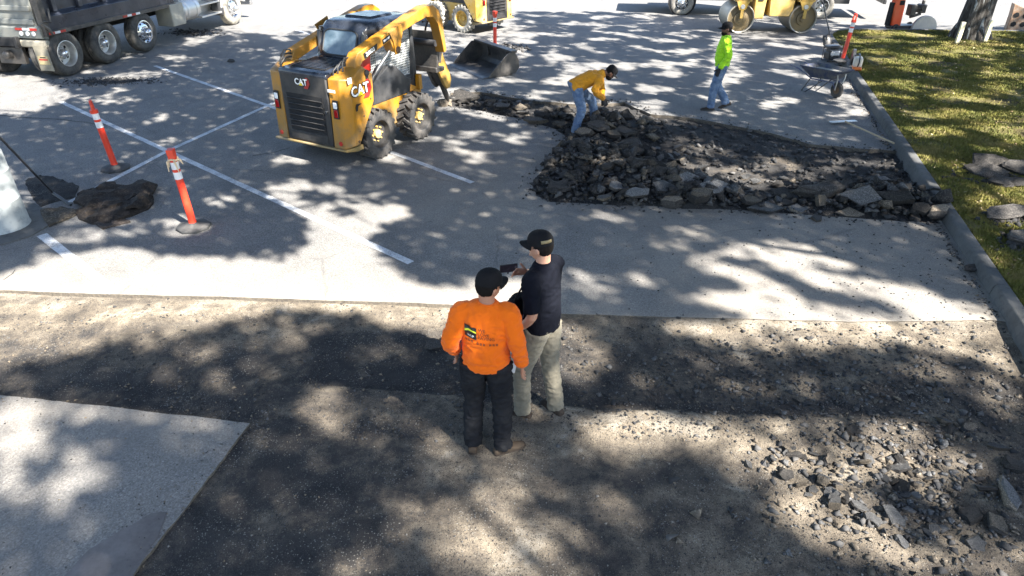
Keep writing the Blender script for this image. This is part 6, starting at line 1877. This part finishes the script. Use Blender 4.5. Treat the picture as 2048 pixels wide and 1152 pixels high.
    if beard:
        m = MB(); ellipsoid(m, HM @ Matrix.Translation((0, .038, -.078)), .066, .068, .050, 16, 10); finish('beard', remesh(m, .008, 1, .003, 40, seed), HAIR, root, smooth=0)
    if hat:
        m = MB()
        V, F = [], []
        K, Nn = 8, 28
        for i in range(K + 1):
            th = R(90) * i / K
            for j in range(Nn):
                ph = 2 * math.pi * j / Nn
                zz = .104 * math.cos(th) ** (.8 if i else 1)
                V.append(HM @ V3((.091 * math.sin(th) ** .75 * math.cos(ph), -.006 + .110 * math.sin(th) ** .75 * math.sin(ph), .036 + zz)))
        for i in range(K):
            for j in range(Nn):
                j2 = (j + 1) % Nn; F.append((i * Nn + j, (i + 1) * Nn + j, (i + 1) * Nn + j2, i * Nn + j2))
        F.append([K * Nn + j for j in range(Nn)])
        m.add(V, F)
        ellipsoid(m, HM @ Matrix.Translation((0, -.006, .141)), .009, .009, .006, 8, 6)
        cp = m.build('cap', F_CAP, root, smooth=60)
        m = MB(); V = []
        for i in range(5):
            for j in range(11):
                a = R(-68 + 136 * j / 10); rr_ = 1 + .72 * i / 4 * math.cos(a * 1.12) ** .7
                x, y = .090 * math.sin(a) * (1 + .06 * i / 4), -.006 + .108 * math.cos(a) * rr_
                V.append(HM @ V3((x, y, .044 - .035 * (x / .09) ** 2 * (i / 4) - .010 * i / 4)))
        m.add(V, [(i * 11 + j, i * 11 + j + 1, (i + 1) * 11 + j + 1, (i + 1) * 11 + j) for i in range(4) for j in range(10)])
        br = m.build('brim', F_CAP, cp, smooth=60); so = br.modifiers.new('t', 'SOLIDIFY'); so.thickness = .006
        if J.get('patch'):
            m = MB()
            for a in (0,):
                q = [V3((.094 * math.cos(R(t)) , -.006 + .113 * math.sin(R(t)), z)) for t in (205, 222, 240, 255) for z in (.062, .088)]
                m.add([HM @ p for p in q], [(0, 2, 3, 1), (2, 4, 5, 3), (4, 6, 7, 5)])
            pt = m.build('cap_patch', paint('khaki_patch', (.24, .19, .10), .9), cp); so = pt.modifiers.new('t', 'SOLIDIFY'); so.thickness = .004; so.offset = 0
    # ---- shirt
    m = MB(); torso(m, .006)
    for i in (0, 1):
        if sleeve >= 1: limb(m, [sm0.lerp(sh[i], .35) - up.normalized() * .03, sh[i] - up.normalized() * .02, sh[i].lerp(el[i], .5), el[i], el[i].lerp(wr[i], .5), wr[i] + (el[i] - wr[i]) * .06], [.072, .076, .070, .060, .054, .043], 16)
        else: limb(m, [sm0.lerp(sh[i], .35) - up.normalized() * .03, sh[i] - up.normalized() * .02, sh[i].lerp(el[i], .5), sh[i].lerp(el[i], sleeve * 1.4)], [.070, .074, .070, .066], 16)
    shm = finish('shirt', remesh(m, .009, 4, fold, 7.5, seed, (1, 1, 1.5)), shirt, root, smooth=0)
    m = MB(); R_ = []
    for t, a in ((-.02, .073), (.012, .070)):
        R_.append(ring(neck + (neck - ches).normalized() * (t + .004), neck - ches, lat_s, a, a * .95))
    m.rings(R_, 22); m.build('collar', shirt, shm, smooth=60)
    # ---- trousers, belt
    m = MB(); R_ = []
    for t, a, bb in ((.06, .142, .102), (-.08, .158, .114), (-.24, .168, .120)): R_.append(ring(pel + up * t, up, lat_p, a * W, bb * W))
    m.rings(R_, 20)
    for i in (0, 1):
        bot = an[i] + V3((0, 0, -.035)) + (kn[i] - an[i]).normalized() * .01
        limb(m, [hp[i] + V3((0, 0, .02)), hp[i].lerp(kn[i], .45), kn[i], kn[i].lerp(an[i], .55), bot], [.102 * (W * .5 + .5), .094, .076, .069, .069], 16)
    tr = finish('trousers', remesh(m, .009, 3, fold * 1.15, 8.5, seed + 3, (1, 1, 1.7)), trousers, root, smooth=0)
    m = MB(); m.rings([ring(pel + up * .0, up, lat_p, .146 * W, .104 * W), ring(pel + up * .09, up, lat_p, .145 * W, .103 * W)], 26); m.build('belt', LOGOK, root, smooth=60)
    # ---- boots
    for i in (0, 1):
        m = MB(); t = toe[i]; a = an[i]; th = V3((t.x, t.y, 0)).normalized(); sd = V3((th.y, -th.x, 0)); zu = sd.cross(t) if abs(t.z) > .05 else V3((0, 0, 1))
        if zu.z < 0: zu = -zu
        f0 = a - zu * .088
        rs = []
        for q, wd, h in ((-.085, .028, .05), (-.07, .037, .07), (-.02, .040, .085), (.04, .043, .070), (.10, .048, .052), (.15, .047, .043), (.185, .036, .034), (.20, .018, .024)):
            rs.append((f0 + t * q + zu * h * .55, sd * wd, zu * h * .55))
        m.rings(rs, 14)
        m.tube([a - zu * .04, a + zu * .05, a + (kn[i] - a).normalized() * .12], [.048, .050, .052], 14)
        bo = finish('boot', remesh(m, .010, 2), boots, root, smooth=0)
        m = MB(); out = [(-.088, .02), (-.075, .034), (0, .040), (.08, .046), (.14, .050), (.18, .040), (.205, .018)]
        pts_ = [f0 + t * q + sd * wd for q, wd in out] + [f0 + t * q - sd * wd for q, wd in out[::-1]]
        n = len(pts_); m.add([p + zu * .002 for p in pts_] + [p + zu * .026 for p in pts_], [list(range(n))[::-1], list(range(n, 2 * n))] + [(k, (k + 1) % n, (k + 1) % n + n, k + n) for k in range(n)]); m.build('sole', HOSE if boots is F_DBOOT else F_DBOOT, bo)
    if gloves:
        for i in (0, 1):
            m = MB(); hs = J['hand'][i]; hand(m, wr[i], hs[0], hs[1], hs[2], .004, 1.0, hs[3] if len(hs) > 3 else 1)
            m.tube([wr[i] + (el[i] - wr[i]).normalized() * .06, wr[i]], [.042, .036], 12)
            finish('glove', remesh(m, .007, 1), gloves, root, smooth=0)
    return root, HM, shm

def std(h, **kw):
    s = h / 1.75
    J = dict(pel=(0, 0, .97), ches=(0, .01, 1.30), neck=(0, -.005, 1.50), head=(0, .015, 1.628), yaw=0, pitch=0,
             hip=[(-.095, 0, .92), (.095, 0, .92)], knee=[(-.11, .02, .50), (.11, .02, .50)], ank=[(-.12, -.02, .09), (.12, -.02, .09)], toe=[(-.15, 1, 0), (.15, 1, 0)],
             sh=[(-.185, -.005, 1.43), (.185, -.005, 1.43)], el=[(-.25, -.04, 1.14), (.25, -.04, 1.14)], wr=[(-.25, .05, .90), (.25, .05, .90)], hand=None)
    J = {k: (v if k in ('yaw', 'pitch', 'toe', 'hand') else ([tuple(c * s for c in p) for p in v] if isinstance(v, list) else tuple(c * s for c in v))) for k, v in J.items()}
    J.update(kw)
    return J
HD = [((0.05, .15, -1), (0, 1, 0), .35, -1), ((-.05, .15, -1), (0, 1, 0), .35, -1)]
def hands(l=None, r=None): return [l or ((.05, .2, -1), (0, 1, 0), -.35, -1), r or ((-.05, .2, -1), (0, 1, 0), .35, -1)]

# man in orange, seen from behind
Jo = std(1.70, ank=[(-.125, -.03, .09), (.135, -.05, .09)], knee=[(-.115, .04, .50), (.12, .03, .49)], toe=[(-.1, 1, 0), (.85, .5, 0)], hip=[(-.10, 0, .89), (.10, 0, .89)],
         sh=[(-.175, 0, 1.375), (.18, 0, 1.385)], el=[(-.265, -.06, 1.12), (.25, -.04, 1.11)], wr=[(-.262, .09, .93), (.285, .03, .87)],
         hand=[((.12, .35, -1), (0, 1, .3), -.55, -1), ((-.05, .25, -1), (0, 1, .2), .45, -1)], yaw=-42, pitch=-8, roll=4, belly=.020, head=(.03, .02, 1.585), neck=(.018, -.002, 1.457))
PO, HMo, sho = person((-.205, 4.345, -.036), R(-6), 'stout man in a bright orange long sleeved shirt and black cap, seen from behind', Jo, 1.02, F_ORANGE, F_DJEAN, F_TAN, SK_A, seed=1.0, vox=.0065)
# print on the back of the shirt
def on_back(me, root, shirt_obj, off=.004):
    bvh = bvhtree.BVHTree.FromPolygons([v.co[:] for v in shirt_obj.data.vertices], [p.vertices[:] for p in shirt_obj.data.polygons])
    for v in me.vertices:
        lay = v.co.y
        h, n, i, d = bvh.ray_cast(Vector((v.co.x, -1.0, v.co.z)), Vector((0, 1, 0)))
        if h: v.co = h + Vector((0, -1, 0)) * (off + lay)
    me.update()
def back_quad(x0, z0, x1, z1, slant, lay, mat, name, parent, poly=None):
    V, F = [], []
    N = 10
    if poly is None:
        for i in range(N + 1):
            for j in range(N + 1):
                x = x0 + (x1 - x0) * i / N; z = z0 + (z1 - z0) * j / N + slant * (x - x0); V.append((x, lay, z))
        F = [(i * (N + 1) + j, (i + 1) * (N + 1) + j, (i + 1) * (N + 1) + j + 1, i * (N + 1) + j + 1) for i in range(N) for j in range(N)]
    else:
        V = [(x, lay, z) for x, z in poly]; F = [list(range(len(poly)))]
    me = bpy.data.meshes.new(name); me.from_pydata(V, [], F); me.materials.append(mat)
    on_back(me, None, sho)
    o = bpy.data.objects.new(name, me); col.objects.link(o); o.parent = parent
    return o
SLN = -.18
lx, lz = -.145, 1.21
back_quad(lx, lz, lx + .096, lz + .098, SLN, .0, LOGOK, 'shirt_logo', sho)
LIMEP = paint('print_lime', (.55, .62, .03), .7)
back_quad(0, 0, 0, 0, 0, .0016, LIMEP, 'logo_swoosh', sho, [(lx + .002, lz + .045), (lx + .03, lz + .052), (lx + .065, lz + .050), (lx + .094, lz + .040), (lx + .094, lz + .052), (lx + .065, lz + .062), (lx + .03, lz + .064), (lx + .002, lz + .062)])
PRINT = paint('print_brown', (.26, .055, .010), .8)
PRINTW = paint('print_pale', (.7, .7, .66), .8)
def back_text(s, size, x, z, mat, name, lay=.0012):
    me = text_mesh(s, size, 0.0)
    xs = [v.co.x for v in me.vertices]; x0 = min(xs)
    bm = bmesh.new(); bm.from_mesh(me); bmesh.ops.triangulate(bm, faces=bm.faces); bmesh.ops.subdivide_edges(bm, edges=[e for e in bm.edges if e.calc_length() > .012], cuts=1); bm.to_mesh(me); bm.free()
    for v in me.vertices:
        X = v.co.x - x0
        v.co = Vector((x + X, lay, z + v.co.y + SLN * X))
    me.materials.clear(); me.materials.append(mat)
    on_back(me, None, sho)
    o = bpy.data.objects.new(name, me); col.objects.link(o); o.parent = sho
back_text('WLP', .026, lx + .022, lz + .018, PRINTW, 'logo_lettering', .002)
for k, w_ in enumerate(('WE', 'LOVE', 'PAVING')): back_text(w_, .036, lx + .108, lz + .068 - k * .030, PRINT, 'shirt_lettering')
for k in range(11): back_quad(lx + .004 + k * .0235, lz - .034 + SLN * k * .0235, lx + .020 + k * .0235, lz - .014 + SLN * k * .0235, SLN, .001, PRINT if k % 4 != 3 else F_ORANGE, 'shirt_print', sho)
# small white item hanging at his hip
m = MB(); m.box((0, 0, -.05), (.045, .012, .11)); m.box((.012, .012, -.09), (.03, .012, .09)); o = m.build('white_rag', paint('white_cloth', (.72, .73, .74), .9), bevel=.005)
o.location = (.02, 4.37, .85); o.rotation_euler = (.1, .15, .2); tag(o, 'small white rag hanging at the hip of the man in orange', 'rag')

# man in the black polo with a phone
th = R(55)
Jb = std(1.78, pel=(0, 0, 1.01), ank=[(-.15, .10, .09), (.07, -.12, .09)], knee=[(-.13, .12, .52), (.10, -.02, .52)], toe=[(-.25, 1, 0), (.25, 1, 0)],
         sh=[(-.19, 0, 1.485), (.19, .02, 1.485)], el=[(-.27, -.06, 1.20), (.26, .09, 1.20)], wr=[(-.235, .10, 1.00), (.085, .235, 1.355)], head=(0, .045, 1.682), neck=(0, .015, 1.55),
         hand=[((.15, .55, -1), (0, 1, .4), -.30, -1), ((-.75, .40, .25), (0, -.35, 1), -.45, -1)], yaw=8, pitch=-8, patch=True)
PBk, HMb, shb = person((.262, 4.80, -.046), th, 'tall man in black polo, grey khaki trousers and black cap, raising a phone', Jb, .98, F_BLACK, F_KHAKI, F_DBOOT, SK_B, sleeve=.62, seed=5.0, vox=.0065, fold=.008)
MR = Matrix.Translation((.262, 4.80, -.046)) @ Matrix.Rotation(th, 4, 'Z')
ph = empty('phone', (-.028, 4.975, 1.362), R(14), 'dark phone held up sideways by the man in the black polo', 'phone')
m = MB(); m.box((0, 0, 0), (.152, .010, .074)); m.build('phone_body', LOGOK, ph, bevel=.003)
m = MB(); m.box((0, -.0056, 0), (.140, .0012, .066)); t = NT('phone_screen'); p_ = t.pos(True)
cc = t.ramp(t.noise(26, 4, .6, p_), [(.35, (.008, .007, .010)), (.60, (.016, .014, .020)), (.78, (.09, .08, .09))])
sm_ = t.out(cc, .5, 0, .1); t.l(cc, t.b.inputs['Emission Color']); t.b.inputs['Emission Strength'].default_value = .1
m.build('screen', sm_, ph)
m = MB(); m.lathe([(.018, .004), (.018, .008), (0, .008)], 'y', (.055, 0, .018), 12); m.build('camera_bump', DARK, ph)
bag = empty('shoulder_bag', MR @ Vector((-.04, .235, 1.02)), th + R(8), 'black bag held in front of the man in the black polo', 'bag')
m = MB(); R_ = []
for z, a, b in ((-.17, .10, .05), (-.15, .15, .075), (-.05, .17, .085), (.06, .165, .08), (.13, .13, .06), (.16, .08, .03)): R_.append((Vector((0, 0, z)), Vector((a, 0, 0)), Vector((0, b, 0))))
m.rings(R_, 20); finish('bag_body', remesh(m, .012, 2, .010, 8, 2.0), F_BAG, bag, smooth=0)
m = MB(); m.tube([(-.12, 0, .12), (-.10, -.06, .26), (.02, -.12, .42), (.12, -.10, .24), (.12, 0, .12)], .012, 8, flat=.4); m.build('strap', F_BAG, bag)
m = MB(); m.box((-.06, -.088, .03), (.02, .006, .05), (.1, .3, 0)); m.build('buckle', paint('blue_grey_buckle', (.20, .24, .42), .4), bag)
# watch and shirt back print
wpos = MR @ (Vector(Jb['wr'][0]).lerp(Vector(Jb['el'][0]), .14))
m = MB(); dd = (Vector(Jb['el'][0]) - Vector(Jb['wr'][0])).normalized(); w0 = Vector(Jb['wr'][0]).lerp(Vector(Jb['el'][0]), .14)
m.tube([w0 - dd * .012, w0 + dd * .012], .038, 16); m.build('wrist_watch', BLACKP, PBk)

# bending man in the golden shirt
Jg = std(1.72, pel=(0, -.16, .90), ches=(0, .17, 1.05), neck=(0, .37, 1.12), head=(0, .50, 1.12), yaw=-6, pitch=-48, hip=[(-.10, -.12, .86), (.10, -.14, .86)], knee=[(-.20, .22, .56), (.15, -.05, .48)],
         ank=[(-.28, .34, .22), (.15, -.16, .09)], toe=[(-.3, 1, -.05), (.45, .9, 0)], sh=[(-.19, .28, 1.06), (.19, .27, 1.04)], el=[(-.22, .40, .84), (.30, .14, .88)], wr=[(-.12, .42, .60), (.16, .36, .68)],
         hand=[((.05, .2, -1), (0, 1, 0), -.7, -1), ((-.15, .45, -1), (0, 1, .4), .7, -1)])
person((1.33, 12.86, .0), R(-82), 'man in a golden yellow shirt and jeans bending over the rubble heap', Jg, 1.0, F_YEL, F_JEAN, F_TAN, SK_C, gloves=F_GLOVE, beard=True, seed=9.0, vox=.009)

# walking man in lime
Jl = std(1.74, ank=[(-.10, .13, .09), (.10, -.22, .13)], knee=[(-.11, .11, .50), (.105, .02, .48)], toe=[(-.1, 1, 0), (.05, .9, -.35)], el=[(-.27, -.06, 1.13), (.26, -.12, 1.15)], wr=[(-.25, .08, .89), (.25, -.06, .90)],
         hand=[((.05, .3, -1), (0, 1, .2), -.4, -1), ((-.05, .1, -1), (0, 1, 0), .4, -1)], yaw=4, pitch=-6, belly=.008)
person((4.34, 14.48, 0), R(82), 'man in a lime green long sleeved shirt walking across the asphalt', Jl, 1.06, F_LIME, F_JEAN, F_DBOOT, SK_C, gloves=F_GLOVE, beard=True, seed=13.0, vox=.009)
